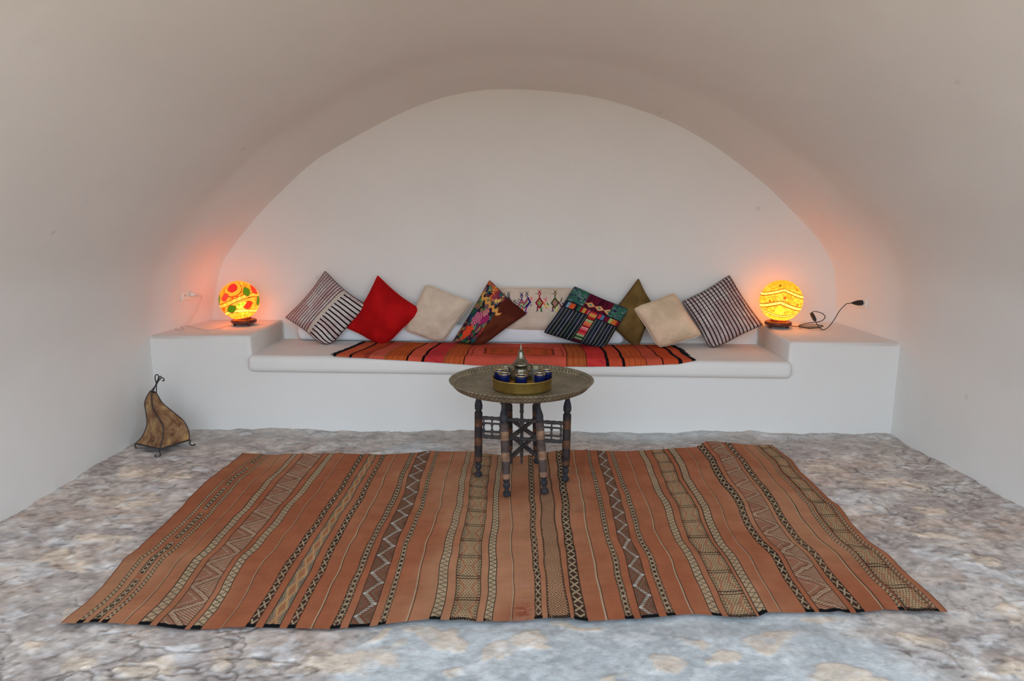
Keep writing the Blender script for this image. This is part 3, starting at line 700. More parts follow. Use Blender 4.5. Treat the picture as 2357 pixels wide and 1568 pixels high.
def paint_patch(U, V):
    A = mixa(np.broadcast_to(alb((24, 28, 34)), U.shape+(3,)), alb((34, 34, 46)), sstep(.4, .6, fbm(U*5, V*5, 37, 3)))
    ph = U*17; ln = (np.abs(ph % 1-0.5) < 0.10); col = np.where((np.floor(ph) % 3 == 1)[..., None], alb((110, 116, 86)), alb((128, 130, 134)))
    A = mixa(A, col, ln*((V*34+np.floor(ph)*0.37) % 1 < 0.85)); A = mixa(A, alb((30, 76, 66)), (np.abs(ph % 3-2.5) < 0.05))
    teal = mixa(np.broadcast_to(alb((50, 76, 76)), U.shape+(3,)), alb((96, 116, 112)), sstep(.48, .60, fbm(U*26, V*80, 39, 3))); teal = mixa(teal, alb((34, 36, 64)), sstep(.56, .62, fbm(U*22+5, V*70, 43, 3)))
    teal = mixa(teal, alb((40, 96, 66)), sstep(.58, .62, fbm(U*20+5, V*50, 45, 3)))
    tz = V < 0.31; A = mixa(A, teal, tz)
    mz = tz*(U > 0.30)*(U < 0.74); A = mixa(A, alb((84, 18, 40)), mz); A = mixa(A, alb((52, 14, 24)), mz*(vnoise(U*40, V*9, 3) > 0.6))
    dm = mz*((np.abs(((U-0.32)*6.2) % 1-0.5)*1.0+np.abs(V-0.22)*9) < 0.52); A = mixa(A, alb((196, 140, 92)), dm); dm2 = mz*((np.abs(((U-0.32)*6.2) % 1-0.5)+np.abs(V-0.22)*9) < 0.2); A = mixa(A, alb((40, 120, 96)), dm2); 
    bz = (V >= 0.31)*(V < 0.43)
    pal = [(36,36,60),(120,160,180),(206,90,40),(206,90,40),(30,24,30),(36,96,60),(150,24,36),(196,150,60),(150,24,36),(206,110,120),(206,150,70),(36,96,56),(180,30,50),(190,50,60),(70,120,160),(96,20,40),(110,20,40),(160,190,110),(206,120,50),(206,100,40),(140,30,40)]
    pi = np.clip((U*21).astype(int), 0, 20); pc_ = np.array([alb(c) for c in pal])[pi]; A = mixa(A, pc_, bz); A = mixa(A, alb((30, 24, 40)), bz*(np.abs((U*63) % 1-0.5) < 0.13)); A = mixa(A, alb((24, 24, 34)), (np.abs(V-0.31) < 0.012) | (np.abs(V-0.435) < 0.01))
    cz = (V >= 0.31)*(np.abs(U-0.53) < 0.065)
    pal2 = [(120,24,40),(190,60,50),(196,150,80),(196,130,60),(160,40,30),(140,30,30),(140,180,120),(200,130,100),(206,110,60),(206,100,70),(140,24,30),(206,130,120),(196,90,100),(170,30,40),(180,40,40),(200,80,80),(140,170,110),(34,60,50),(120,160,100),(80,20,40),(60,20,50)]
    pi = np.clip(((V-0.31)/0.69*21).astype(int), 0, 20); pc_ = np.array([alb(c) for c in pal2])[pi]; A = mixa(A, pc_, cz)
    A = mixa(A, alb((60, 20, 30)), cz*(np.abs((V*92) % 1-0.5) < 0.12)); A = mixa(A, alb((24, 24, 34)), (V > 0.31)*(np.abs(np.abs(U-0.53)-0.072) < 0.009))
    return A
# the long white bolster along the wall behind the cushions
bol = thing('bolster', Vector((at(1060, 780, 4.9).x, 4.91, 0.54)), 'long white bolster lying along the wall behind the row of cushions', 'bolster')
x0, x1 = at(684, 780, 4.9).x, at(1440, 780, 4.9).x
nn_, mm_ = 140, 40; V = np.zeros((nn_, mm_, 3))
for i in range(nn_):
    t = i/(nn_-1); x = x0+(x1-x0)*t; e = min(t, 1-t)*(x1-x0); k = min(1.0, math.sqrt(max(0, 1-(1-min(e/0.05, 1))**2)))
    for j in range(mm_):
        a = 2*math.pi*j/(mm_-1); ca, sa = math.cos(a), math.sin(a)
        ry, rz = 0.048, 0.066+0.016*math.exp(-((x+0.02)/0.16)**2)
        px_ = abs(ca)**0.8*(1 if ca > 0 else -1); pz_ = abs(sa)**0.8*(1 if sa > 0 else -1)
        w_ = 1+0.10*(float(vnoise(x*9, a*2.0, 5))-0.5)
        V[i, j] = (x, 4.908 + ry*px_*k*w_, seat_z(x)+0.004+rz + rz*pz_*k*(w_ if sa > 0 else 1))
V[:, -1] = V[:, 0]
link('bolster_cover', raw_mesh('bolster_cover', V.reshape(-1, 3), grid_faces(nn_, mm_)), mottled('white_cotton', (178, 180, 182), (186, 188, 190), 6, 0.95, bs=0.2), bol)
link('bolster_seam', (lambda b_: (tube_bm(b_, [Vector(V[i, 33])+Vector((0, -0.001, 0)) for i in range(4, nn_-4, 3)], 0.003, 6), b_.to_mesh(bpy.data.meshes.get('bs') or bpy.data.meshes.new('bs')), bpy.data.meshes['bs'])[2])(bmesh.new()), new_mat('white_seam', 0.95, base=rgba((178, 178, 178))), bol)

cushion('cushion', 'wide cream cushion embroidered with coloured birds, mid bench behind the others', [(1144, 661), (1333, 663), (1331, 764), (1142, 762)], 4.868, 0.12, 0.085, paint_birds, k=0.02, n=260, pipe=('cream', (186, 170, 152)), zoff=0.035, seed=1, wr=0.004)
cushion('cushion', 'cream cushion with plain piping, leaning between the red and the floral cushion', [(979, 650), (1092, 694), (1016, 796), (928, 762)], 4.815, 0.20, 0.11, flat((196, 178, 158), (186, 168, 148), 1), k=0.07, pipe=('cream', (186, 170, 152)), seed=2, rc=0.08)
cushion('cushion', 'plain bright red cushion standing on one corner, second from the left', [(869, 632), (976, 716), (880, 808), (797, 756)], 4.785, 0.24, 0.12, flat((166, 18, 20), (150, 14, 16), 2), k=0.10, pipe=('red', (160, 14, 18)), seed=3, wr=0.010)
cushion('cushion', 'black and white striped cushion at the left end of the row, beside the red one', [(655, 731), (748, 622), (852, 706), (752, 812)], 4.755, 0.30, 0.12, paint_check1, k=0.11, n=320, pipe=('dark', (60, 36, 38)), seed=4)
cushion('cushion', 'dark brown cushion with a multicoloured flower embroidery, left of the bird cushion', [(1127, 643), (1214, 722), (1098, 806), (1040, 790)], 4.765, 0.26, 0.12, paint_floral, k=0.06, n=220, pipe=('brown', (60, 26, 20)), seed=5)
cushion('cushion', 'plain olive brown cushion standing on a corner behind the dark patterned one', [(1470, 640), (1506, 706), (1466, 812), (1392, 738)], 4.825, 0.20, 0.12, flat((104, 82, 46), (88, 68, 36), 4), k=0.07, pipe=('olive', (80, 60, 34)), seed=6, wr=0.008)
cushion('cushion', 'black patchwork cushion with thin white lines and a teal top band', [(1322, 658), (1449, 712), (1388, 812), (1250, 766)], 4.75, 0.24, 0.12, paint_patch, k=0.05, n=240, pipe=('night', (30, 34, 44)), seed=7)
cushion('cushion', 'black and white checked cushion at the right end of the row by the yellow lamp', [(1569, 694), (1679, 632), (1758, 748), (1636, 812)], 4.80, 0.28, 0.12, paint_check2, k=0.075, n=320, pipe=('dark', (60, 36, 38)), seed=8)
cushion('cushion', 'cream cushion leaning in front of the olive cushion on the right half of the bench', [(1553, 671), (1618, 772), (1518, 808), (1455, 708)], 4.73, 0.28, 0.12, flat((206, 180, 152), (192, 168, 140), 6), k=0.07, pipe=('cream', (186, 170, 152)), seed=9, wr=0.005, rc=0.07)

GAIN = 1.0
# ------------------------------------------------------------------ tray table
DKW = (48, 46, 50); DKB = (70, 56, 50); INL = (146, 104, 74); ORG = (176, 96, 44)
wood = attr_mat('worn_turned_wood', 0.7, 60, 0.5, 0.002, spec=0.3, vs=(34, 0.5, 1.35))
wood_r = mottled('dark_table_wood', (40, 38, 40), (62, 54, 50), 25, 0.65, bs=0.4, bd=0.002)
brass_old = new_mat('engraved_tin_tray', 0.45, 0.6, spec=0.4)
co = objco(brass_old)
cf = ramp(brass_old, noise(brass_old, 14, 6, 0.7, co), [(0.3, rgba((104, 98, 80), 1.45)), (0.7, rgba((150, 142, 120), 1.45))])
sepn = N(brass_old, 'ShaderNodeSeparateXYZ'); L(brass_old, co, sepn.inputs[0])
def mth(m, op, a, b_=None):
    n = N(m, 'ShaderNodeMath', operation=op)
    for i, v_ in enumerate((a, b_)):
        if v_ is None: continue
        if isinstance(v_, (int, float)): n.inputs[i].default_value = v_
        else: L(m, v_, n.inputs[i])
    return n.outputs[0]
TCX, TCY = at(1200, 877, 3.53).x, 3.53
dx = mth(brass_old, 'SUBTRACT', sepn.outputs[0], TCX); dy = mth(brass_old, 'SUBTRACT', sepn.outputs[1], TCY)
rad = mth(brass_old, 'SQRT', mth(brass_old, 'ADD', mth(brass_old, 'MULTIPLY', dx, dx), mth(brass_old, 'MULTIPLY', dy, dy)))
ang = mth(brass_old, 'ARCTAN2', dy, dx)
rw = mth(brass_old, 'SINE', mth(brass_old, 'MULTIPLY', rad, 420.0))
aw = mth(brass_old, 'SINE', mth(brass_old, 'ADD', mth(brass_old, 'MULTIPLY', ang, 96.0), mth(brass_old, 'MULTIPLY', rad, 90.0)))
pat = mth(brass_old, 'MULTIPLY', rw, aw)
cc = mixc(brass_old, mth(brass_old, 'MULTIPLY', mth(brass_old, 'GREATER_THAN', pat, 0.15), 0.6), cf, rgba((70, 64, 50), 1.3))
L(brass_old, cc, brass_old.node_tree.nodes['Principled BSDF'].inputs['Base Color'])
bump(brass_old, pat, 0.5, 0.002)
legs_px = [((1102, 3.57), (1101, 1097)), ((1158, 3.36), (1167, 1143)), ((1237, 3.37), (1254, 1136)), ((1307, 3.55), (1301, 1108)), ((1170, 3.70), (1172, 1066)), ((1233, 3.70), (1236, 1066))]
TT = 0.522
table = thing('tray_table', Vector((TCX, TCY, 0.0)), 'round engraved metal tray table on a dark turned wooden stand on the rug', 'table')
def leg_prof(seed):
    INL = (128, 96, 74) if seed in (1, 2) else (92, 58, 38)
    DKB = (78, 64, 58) if seed in (1, 2) else (48, 38, 36)
    p = [(0.0, .016, DKW), (.012, .020, DKW), (.04, .021, DKW), (.055, .013, DKW), (.075, .010, DKW), (.09, .016, DKW), (.105, .019, DKW), (.125, .018, DKW), (.14, .012, DKW), (.155, .018, DKW), (.165, .019, DKB), (.172, .021, INL), (.215, .021, INL), (.22, .021, DKB),
         (.34, .022, DKB), (.345, .022, INL), (.425, .022, INL), (.43, .022, DKB), (.545, .022, DKB), (.55, .022, INL), (.63, .022, INL), (.635, .022, DKB), (.70, .022, DKB), (.72, .015, DKW), (.74, .021, DKW), (.78, .022, DKW), (.82, .018, DKW), (.86, .012, DKW), (.90, .011, DKW), (.915, .017, DKW), (.93, .018, DKW), (.94, .012, DKW), (.97, .017, DKW), (1.0, .017, DKW)]
    q = []
    for a, b_ in zip(p[:-1], p[1:]):
        for k in range(3):
            t = k/3; c = a[2]; q.append((a[0]+(b_[0]-a[0])*t, a[1]+(b_[1]-a[1])*t, tuple(alb(c)*(0.8+0.4*random.random()))))
    q.append((1.0, .0, tuple(alb(DKW)))); q.insert(0, (0.0, 0.0, tuple(alb(DKW)))); return q
LT, LB = [], []
for i, ((tx, ty), (bx, by)) in enumerate(legs_px):
    z0 = 0.022
    top = at(tx, 920, ty); top = Vector((top.x, ty, TT))
    bot = atz(bx, by, z0); LT.append(top); LB.append(bot)
    lathe('leg', leg_prof(i), wood, table, 14, bot, top, cols=True)
def on_leg(i, z): t = (z-LB[i].z)/(LT[i].z-LB[i].z); return LB[i].lerp(LT[i], t)
# spindle panel between the two outer legs
pa0, pa1 = on_leg(0, 0.345), on_leg(3, 0.325); pb0, pb1 = on_leg(0, 0.243), on_leg(3, 0.228)
bead = lambda t: 1+0.12*math.sin(t*90)
def railp(name, a, b_, r=0.0105, mat=None):
    return tube(name, [a.lerp(b_, k/60) for k in range(61)], r, mat or wood_r, table, 8, bead)
railp('rail', pa0, pa1); railp('rail', pb0, pb1)
for f0, f1 in ((0.03, 0.28), (0.69, 0.97)):
    for k in range(3):
        t = f0 + (f1-f0)*(0.12+0.38*k*1.0)
        a, b_ = pa0.lerp(pa1, t), pb0.lerp(pb1, t); tube('spindle', [a.lerp(b_, q_/20) for q_ in range(21)], 0.006, wood_r, table, 8, lambda t: 1+0.35*math.cos(t*6*math.pi))
    for h in (0.28, 0.72):
        a = pa0.lerp(pb0, h).lerp(pa1.lerp(pb1, h), f0+(f1-f0)*0.12); b_ = pa0.lerp(pb0, h).lerp(pa1.lerp(pb1, h), f0+(f1-f0)*0.88)
        tube('spindle', [a, b_], 0.0055, wood_r, table, 8)
# crossing rails between front and back legs
for (i, j) in ((1, 5), (2, 4)):
    for z0_, z1_ in ((0.288, 0.296), (0.19, 0.20)):
        railp('cross_rail', on_leg(i, z0_), on_leg(j, z1_), 0.012)
c = Vector((at(1201, 940, 3.53).x, 3.53, 0))
sp_prof = [(0.085, 0.0), (0.088, .005), (.10, .007), (.115, .005), (.13, .009), (.17, .009), (.18, .012), (.21, .012), (.22, .008), (.27, .009), (.28, .014), (.32, .014), (.33, .009), (.375, .008), (.38, .012), (.40, .009), (.43, .012), (.46, .012), (.48, .007), (.495, .011), (TT, .011), (TT, 0)]
lathe('centre_spindle', sp_prof, wood_r, table, 16, c)
def fl(t, h): return 0.0
tray_p = [(TT, 0.0), (TT, .30), (TT+.001, .342), (TT+.008, .356), (TT+.026, .368), (TT+.038, .377), (TT+.043, .384), (TT+.046, .383), (TT+.042, .373), (TT+.028, .362), (TT+.014, .351), (TT+.009, .338), (TT+.006, .30), (TT+.006, .15), (TT+.006, 0.0)]
def trayflute(t, h): return (0.014*(0.5+0.5*math.cos(t*92)) if h > TT+0.012 else 0)
lathe('tray_top', tray_p, brass_old, table, 736, Vector((TCX, TCY, 0)), flute=trayflute)
ZT = TT+0.0065
# brass serving tray with teapot and glasses
bc = Vector((at(1202, 880, 3.50).x, 3.48, 0))
brass = mottled('brushed_brass', (112, 90, 44), (140, 116, 62), 12, 0.38, 0.85, bs=0.15, bd=0.001, g=1.9)
st_ = thing('serving_tray', Vector((bc.x, bc.y, ZT)), 'small round brass serving tray with a straight rim, standing on the engraved table', 'tray')
lathe('tray_body', [(ZT, 0), (ZT, .150), (ZT+.004, .155), (ZT+.012, .154), (ZT+.056, .158), (ZT+.062, .161), (ZT+.064, .159), (ZT+.060, .156), (ZT+.010, .150), (ZT+.005, .146), (ZT+.005, 0)], brass, st_, 96, bc)
ZI = ZT+0.0055
silver = mottled('tarnished_silver', (74, 72, 62), (122, 118, 104), 40, 0.3, 0.95, bs=0.3, bd=0.001, bscale=90, g=1.7)
tp = Vector((at(1199, 840, 3.54).x, 3.545, 0))
pot = thing('teapot', Vector((tp.x, tp.y, ZI)), 'silver teapot with a tall pointed lid in the middle of the brass tray', 'teapot')
flr = lambda t, h: 0.025*math.cos(t*16) if ZI+0.02 < h < ZI+0.085 else 0
lathe('pot_body', [(ZI, 0), (ZI, .036), (ZI+.006, .038), (ZI+.012, .030), (ZI+.022, .040), (ZI+.042, .052), (ZI+.056, .051), (ZI+.068, .041), (ZI+.080, .034), (ZI+.094, .034), (ZI+.100, .037)], silver, pot, 64, tp, flute=flr)
lid = lathe('pot_lid', [(ZI+.100, .039), (ZI+.103, .045), (ZI+.110, .046), (ZI+.116, .043), (ZI+.119, .040), (ZI+.128, .034), (ZI+.138, .026), (ZI+.150, .019), (ZI+.163, .0175), (ZI+.174, .0165), (ZI+.182, .013), (ZI+.187, .007), (ZI+.190, 0)], silver, pot, 48, tp)
lathe('lid_knob', [(ZI+.184, 0), (ZI+.186, .005), (ZI+.191, .009), (ZI+.196, .005), (ZI+.199, .003), (ZI+.205, .0065), (ZI+.210, .003), (ZI+.222, .0015), (ZI+.228, 0)], silver, lid, 20, tp)
spd = Vector((-0.80, -0.6, 0)).normalized()
def rel(d, r, h): return Vector((tp.x, tp.y, ZI+h)) + d*r
tube('spout', smooth_path([rel(spd, .042, .035), rel(spd, .062, .050), rel(spd, .068, .075), rel(spd, .074, .098), rel(spd, .086, .106)], 6), 0.0085, silver, pot, 12, lambda t: 1.25-0.6*t)
tube('handle', smooth_path([rel(-spd, .036, .094), rel(-spd, .060, .102), rel(-spd, .074, .080), rel(-spd, .066, .050), rel(-spd, .046, .034)], 6), 0.0045, silver, pot, 10)
# tea glasses
def glass_mat(name, col, trans, a):
    m = new_mat(name, 0.08, 0.0, base=(*col, 1), spec=0.5)
    b_ = m.node_tree.nodes['Principled BSDF']; b_.inputs['Transmission Weight'].default_value = trans; b_.inputs['IOR'].default_value = 1.3
    return m
blue = glass_mat('cobalt_glass', (0.008, 0.016, 0.10), 0.35, 1); clear = glass_mat('clear_glass', (0.86, 0.90, 0.92), 0.92, 1)
gold = new_mat('gold_band', 0.4, 0.9, base=(0.50, 0.38, 0.20, 1))
def tea_glass(x, y, mat, label, group):
    c_ = Vector((x, y, 0)); g = thing('tea_glass', Vector((x, y, ZI)), label, 'glass', group)
    H = 0.084
    lathe('glass_bowl', [(ZI, 0), (ZI, .022), (ZI+.003, .0235), (ZI+.02, .0245), (ZI+.055, .028), (ZI+H, .0305), (ZI+H+.001, .0300), (ZI+H, .0290), (ZI+.055, .0265), (ZI+.02, .023), (ZI+.008, .021), (ZI+.008, 0)], mat, g, 40, c_)
    lathe('rim_band', [(ZI+H-.004, .0304), (ZI+H-.003, .0308), (ZI+H+.001, .0313), (ZI+H+.002, .0305), (ZI+H+.001, .0285), (ZI+H-.004, .0282)], gold, g, 40, c_)
GR = None
for px_, Y_, mt, lb in ((1161, 3.43, blue, 'dark blue gold-rimmed tea glass at the front left of the brass tray'), (1200, 3.39, blue, 'dark blue gold-rimmed tea glass at the front middle, before the teapot'), (1242, 3.43, blue, 'dark blue gold-rimmed tea glass at the front right of the brass tray'),
        (1150, 3.505, blue, 'blue tea glass at the far left, half hidden behind the front left one'), (1258, 3.51, blue, 'blue tea glass at the far right, half hidden behind the front right one'),
        (1164, 3.575, clear, 'clear glass with pale rim behind the blue glasses, left of the teapot'), (1234, 3.575, clear, 'clear glass at the back of the brass tray, right of the teapot')):
    tea_glass(at(px_, 870, Y_).x, Y_, mt, lb, 'tea glasses on the brass tray')

GAIN = 1.3
# ------------------------------------------------------------------ mosaic globe lamps
def mosaic_mat(name):
    m = bpy.data.materials.new(name); m.use_nodes = True; nt = m.node_tree
    for n in list(nt.nodes): nt.nodes.remove(n)
    out = N(m, 'ShaderNodeOutputMaterial'); a = N(m, 'ShaderNodeVertexColor', layer_name='Col')
    tr = N(m, 'ShaderNodeBsdfTranslucent'); tp_ = N(m, 'ShaderNodeBsdfTransparent'); gl = N(m, 'ShaderNodeBsdfPrincipled'); em = N(m, 'ShaderNodeEmission')
    gl.inputs['Roughness'].default_value = 0.25
    for s_ in (tr, tp_, em): L(m, a.outputs[0], s_.inputs['Color'])
    L(m, a.outputs[0], gl.inputs['Base Color'])
    em.inputs['Strength'].default_value = 0.30
    m1 = N(m, 'ShaderNodeMixShader'); m1.inputs[0].default_value = 0.13; L(m, tr.outputs[0], m1.inputs[1]); L(m, tp_.outputs[0], m1.inputs[2])
    m2 = N(m, 'ShaderNodeMixShader'); m2.inputs[0].default_value = 0.25; L(m, m1.outputs[0], m2.inputs[1]); L(m, gl.outputs[0], m2.inputs[2])
    ad = N(m, 'ShaderNodeAddShader'); L(m, m2.outputs[0], ad.inputs[0]); L(m, em.outputs[0], ad.inputs[1])
    L(m, ad.outputs[0], out.inputs['Surface']); return m
mosaic = mosaic_mat('mosaic_glass')
darkwood = mottled('lamp_base_wood', (60, 20, 14), (86, 34, 22), 20, 0.35, spec=0.5)
def paintg(th, ph, style):
    """th azimuth (-pi..pi, 0 faces the camera), ph elevation"""
    A = np.ones(th.shape+(3,))*lin((250, 130, 34)); h = ph; DKG = lin((70, 34, 10))
    if style == 'left':
        w1 = 0.16*np.sin(th*1.7+0.4); A = mixa(A, lin((255, 176, 70)), 0.6*(fbm(th*9, ph*9, 5, 3) > 0.5))
        def arcband(f, hw, c):          # beaded band with dark edges
            nonlocal A
            d = h-f; inb = np.abs(d) < hw; A = mixa(A, lin(c), inb*0.9); A = mixa(A, lin((190, 84, 20)), inb*(np.abs((th*11) % 1-0.5) < 0.10)); A = mixa(A, DKG, (np.abs(np.abs(d)-hw) < 0.016))
        arcband(0.02+w1, 0.10, (255, 190, 80)); arcband(-0.62+0.12*np.sin(th*1.9+2.2), 0.09, (255, 210, 110))
        d = np.hypot((th-(-0.15))*0.9, (ph-0.82)); A = mixa(A, lin((255, 160, 60)), d < 0.55); A = mixa(A, DKG, (np.abs(d-0.55) < 0.02) | (np.abs(d-0.30) < 0.018)); A = mixa(A, lin((200, 100, 30)), (d > 0.3)*(d < 0.55)*(np.abs((np.arctan2(ph-0.82, th+0.15)*4) % 1-0.5) < 0.1)); A = mixa(A, lin((186, 40, 50)), d < 0.28)
        for (t0, p0, rt, rp, c) in ((0.62, 0.42, .22, .26, (60, 110, 24)), (-0.62, 0.30, .24, .2, (176, 56, 56)), (1.25, 0.45, .28, .28, (196, 50, 40)), (-1.25, 0.2, .25, .25, (70, 110, 40)), (-0.40, -0.36, .30, .2, (50, 100, 16)), (0.50, -0.30, .26, .2, (196, 48, 36)), (1.3, -0.2, .25, .25, (60, 110, 30)), (0.15, -0.22, .28, .13, (240, 240, 90)), (-1.0, -0.32, .2, .13, (236, 84, 24)), (2.2, 0.1, .4, .3, (60, 110, 24)), (-2.2, -0.1, .4, .3, (186, 50, 50)), (3.0, 0.5, .5, .3, (60, 110, 24))):
            e = np.abs((th-t0)/rt)**1.5 + np.abs((ph-p0-0.25*(th-t0))/rp)**1.5; A = mixa(A, lin(c), e < 1); A = mixa(A, DKG, (np.abs(e-1.05) < 0.09)*0.8)
        for (t0, p0, c) in ((-0.18, 0.22, (230, 70, 20)), (0.05, 0.24, (230, 70, 20)), (0.06, -0.22, (110, 170, 30)), (0.25, -0.19, (130, 190, 40)), (0.1, -0.78, (140, 180, 40)), (0.42, -0.76, (140, 180, 40)), (0.95, 0.62, (150, 150, 30)), (-0.9, 0.55, (150, 150, 30))):
            A = mixa(A, lin(c), np.hypot((th-t0)*math.cos(p0), ph-p0) < 0.075)
    else:
        A = np.ones(th.shape+(3,))*lin((228, 150, 44)); A = mixa(A, lin((238, 176, 66)), 0.8*(fbm(th*7, ph*7, 8, 3) > 0.48))
        A = mixa(A, lin((250, 150, 40)), sstep(0.5, 1.0, ph))
        def wav(f, hw):
            nonlocal A
            d = h-f; inb = np.abs(d) < hw; A = mixa(A, lin((244, 208, 120)), inb*1.0); A = mixa(A, lin((226, 160, 50)), inb*(np.abs((th*5.2) % 1-0.5) < 0.08)); A = mixa(A, lin((96, 60, 10)), np.abs(np.abs(d)-hw) < 0.022)
        seam = (np.abs(((th*2.6+np.sin(ph*5)*0.6) % 1)-0.5) < 0.035) | (np.abs((ph*4.2+0.5*np.sin(th*4.0)) % 1-0.5) < 0.05); A = mixa(A, lin((150, 84, 20)), seam*0.75)
        wav(-0.02-0.28*np.abs(np.sin((th+0.12)*1.25))+0.0, 0.085); wav(0.62-0.34*np.abs(np.sin((th-0.0)*1.15)), 0.085); wav(-0.78+0.12*(1-np.cos(th*2.4)), 0.06)
        for (t0, p0, r, c) in ((0.05, 0.22, .07, (226, 70, 20)), (-0.62, 0.0, .06, (226, 80, 20)), (0.75, -0.06, .06, (216, 90, 20)), (0.22, 0.2, .035, (110, 140, 20)), (-0.45, 0.05, .035, (80, 120, 20)), (0.9, -0.04, .035, (110, 140, 20)), (0.85, 0.68, .07, (230, 80, 20)), (-0.3, 0.85, .06, (70, 70, 20)), (-0.15, -0.42, .03, (100, 130, 20)), (0.15, -0.52, .04, (150, 90, 30)), (0.3, -0.55, .025, (110, 150, 30)), (-0.3, 0.25, .03, (110, 140, 20)), (0.12, -0.02, .03, (90, 130, 20)), (-0.95, 0.12, .03, (110, 140, 20)), (1.1, 0.15, .03, (110, 140, 20)), (-1.0, -0.5, .04, (80, 90, 20))):
            A = mixa(A, lin(c), np.hypot((th-t0)*math.cos(p0), ph-p0) < r)
        for t0 in (-1.6, 1.6, 2.4, -2.4, 3.0): A = mixa(A, lin((226, 80, 20)), np.hypot(th-t0, ph-0.1) < 0.07)
    return A
def globe_lamp(name, cpx, cpy, R, bpx, Y, zt, style, label, watts, tilt):
    base = at(bpx, 745, Y); bx = base.x
    cg = at(cpx, cpy, Y); cg = Vector((cg.x, Y, cg.z))
    lamp = thing(name, Vector((bx, Y, zt)), label, 'lamp')
    bc_ = Vector((bx, Y, 0)); rb = 0.087 if style == 'left' else 0.092
    zt0 = zt+0.018
    lathe('lamp_base', [(zt0, 0), (zt0, rb-.008), (zt0+.006, rb), (zt0+.020, rb), (zt0+.026, rb-.008), (zt0+.028, rb-.03), (zt0+.028, 0)], darkwood, lamp, 56, bc_)
    for k in range(3):
        a = math.radians((200, 320, 80)[k]); p = bc_ + Vector((math.cos(a)*rb*0.72, math.sin(a)*rb*0.72, 0))
        lathe('foot', [(zt+.001, 0), (zt+.001, .009), (zt+.012, .011), (zt0+.002, .010), (zt0+.002, 0)], darkwood, lamp, 14, p)
    axis = (cg - Vector((bx, Y, zt0+.03))).normalized()
    nt_, np_ = 300, 190
    ph = np.linspace(-1.22, math.pi/2, np_); th = np.linspace(-math.pi, math.pi, nt_+1)
    PH, TH = np.meshgrid(ph, th, indexing='ij')
    # local frame: axis up; azimuth 0 towards the camera
    f = Vector((0, -1, 0)) + Vector((-cg.x, 0, 0))*0.15; f = (f - axis*f.dot(axis)).normalized(); s_ = axis.cross(f) * -1
    s_ = f.cross(axis) * 1.0
    if s_.x < 0: s_ = -s_
    ax, fv, sv = np.array(axis), np.array(f), np.array(s_)
    rr = R*(1+0.006*(fbm(TH*8, PH*8, 3, 2)-0.5))
    P = np.array(cg)[None, None] + (rr*np.cos(PH)*np.cos(TH))[..., None]*fv + (rr*np.cos(PH)*np.sin(TH))[..., None]*sv + (rr*np.sin(PH))[..., None]*ax
    C = paintg(TH, PH, style)
    me = raw_mesh('globe_shade', P.reshape(-1, 3), grid_faces(np_, nt_+1), C.reshape(-1, 3))
    link('globe_shade', me, mosaic, lamp)
    # neck ring between globe and base
    r0 = R*math.cos(-1.22); p0 = cg - axis*(R*math.sin(1.22))
    b0 = Vector((bx, Y, zt0+.027))
    ringm = mottled('neck_wood', (110, 44, 20), (150, 66, 30), 20, 0.5)
    n_ = 48; VV_ = []
    for t_, r_ in ((-.02, r0*0.98), (0.0, r0*1.05), (0.35, r0*1.06), (1.0, r0*1.12), (1.0, r0*0.8)):
        for k in range(n_+1):
            a = 2*math.pi*k/n_; d_ = (fv*math.cos(a)+sv*math.sin(a)); d2 = Vector((math.cos(a)*f.x*0 + (d_[0]), d_[1], 0))
            tt = max(0, t_); top_ = np.array(p0) + d_*r_ + ax*(0.004 if t_ < 0 else 0); bot_ = np.array(b0) + np.array((d_[0], d_[1], 0))*r_
            VV_.append(top_*(1-tt)+bot_*tt)
    link('neck_ring', raw_mesh('neck_ring', np.array(VV_), grid_faces(5, n_+1)), ringm, lamp)
    # bulb with its light, low in the globe
    pbulb = cg - axis*(R*0.50); br = 0.030
    bmb = new_mat('lit_bulb', 0.4, base=(1, 0.8, 0.5, 1)); pb_ = bmb.node_tree.nodes['Principled BSDF']; pb_.inputs['Emission Color'].default_value = (1, 0.62, 0.26, 1); pb_.inputs['Emission Strength'].default_value = 34
    bm = bmesh.new(); bmesh.ops.create_uvsphere(bm, u_segments=20, v_segments=14, radius=br, matrix=Matrix.Translation(pbulb)); from_bm('bulb', bm, bmb, lamp)
    tube('bulb_socket', [pbulb - axis*(br*0.8), pbulb - axis*(R*0.48)], 0.012, ringm, lamp, 12)
    ld = bpy.data.lights.new('lamp_light', 'POINT'); ld.energy = watts; ld.color = (1.0, 0.64, 0.35); ld.shadow_soft_size = 0.03
    lo = bpy.data.objects.new('lamp_light', ld); COL.objects.link(lo); lo.location = pbulb + axis*(br+0.035); lo.parent = lamp; lo.matrix_parent_inverse = Matrix.Translation(lamp.location).inverted()
    return lamp
def plat_z(side, y):
    t = (y-YF)/(YB+0.05-YF); return (ZL0+ZLs*t) if side < 0 else (ZR0+ZRs*t)
YL, YR = 4.74, 4.79
globe_lamp('globe_lamp', 551, 691, 0.137, 562, YL, plat_z(-1, YL), 'left', 'glowing orange, green and red mosaic globe lamp on the left bench end', LAMP_L_W, 0)
globe_lamp('globe_lamp', 1798, 692, 0.145, 1791, YR, plat_z(1, YR), 'right', 'glowing yellow mosaic globe lamp with wavy bands on the right end of the bench', LAMP_R_W, 0)

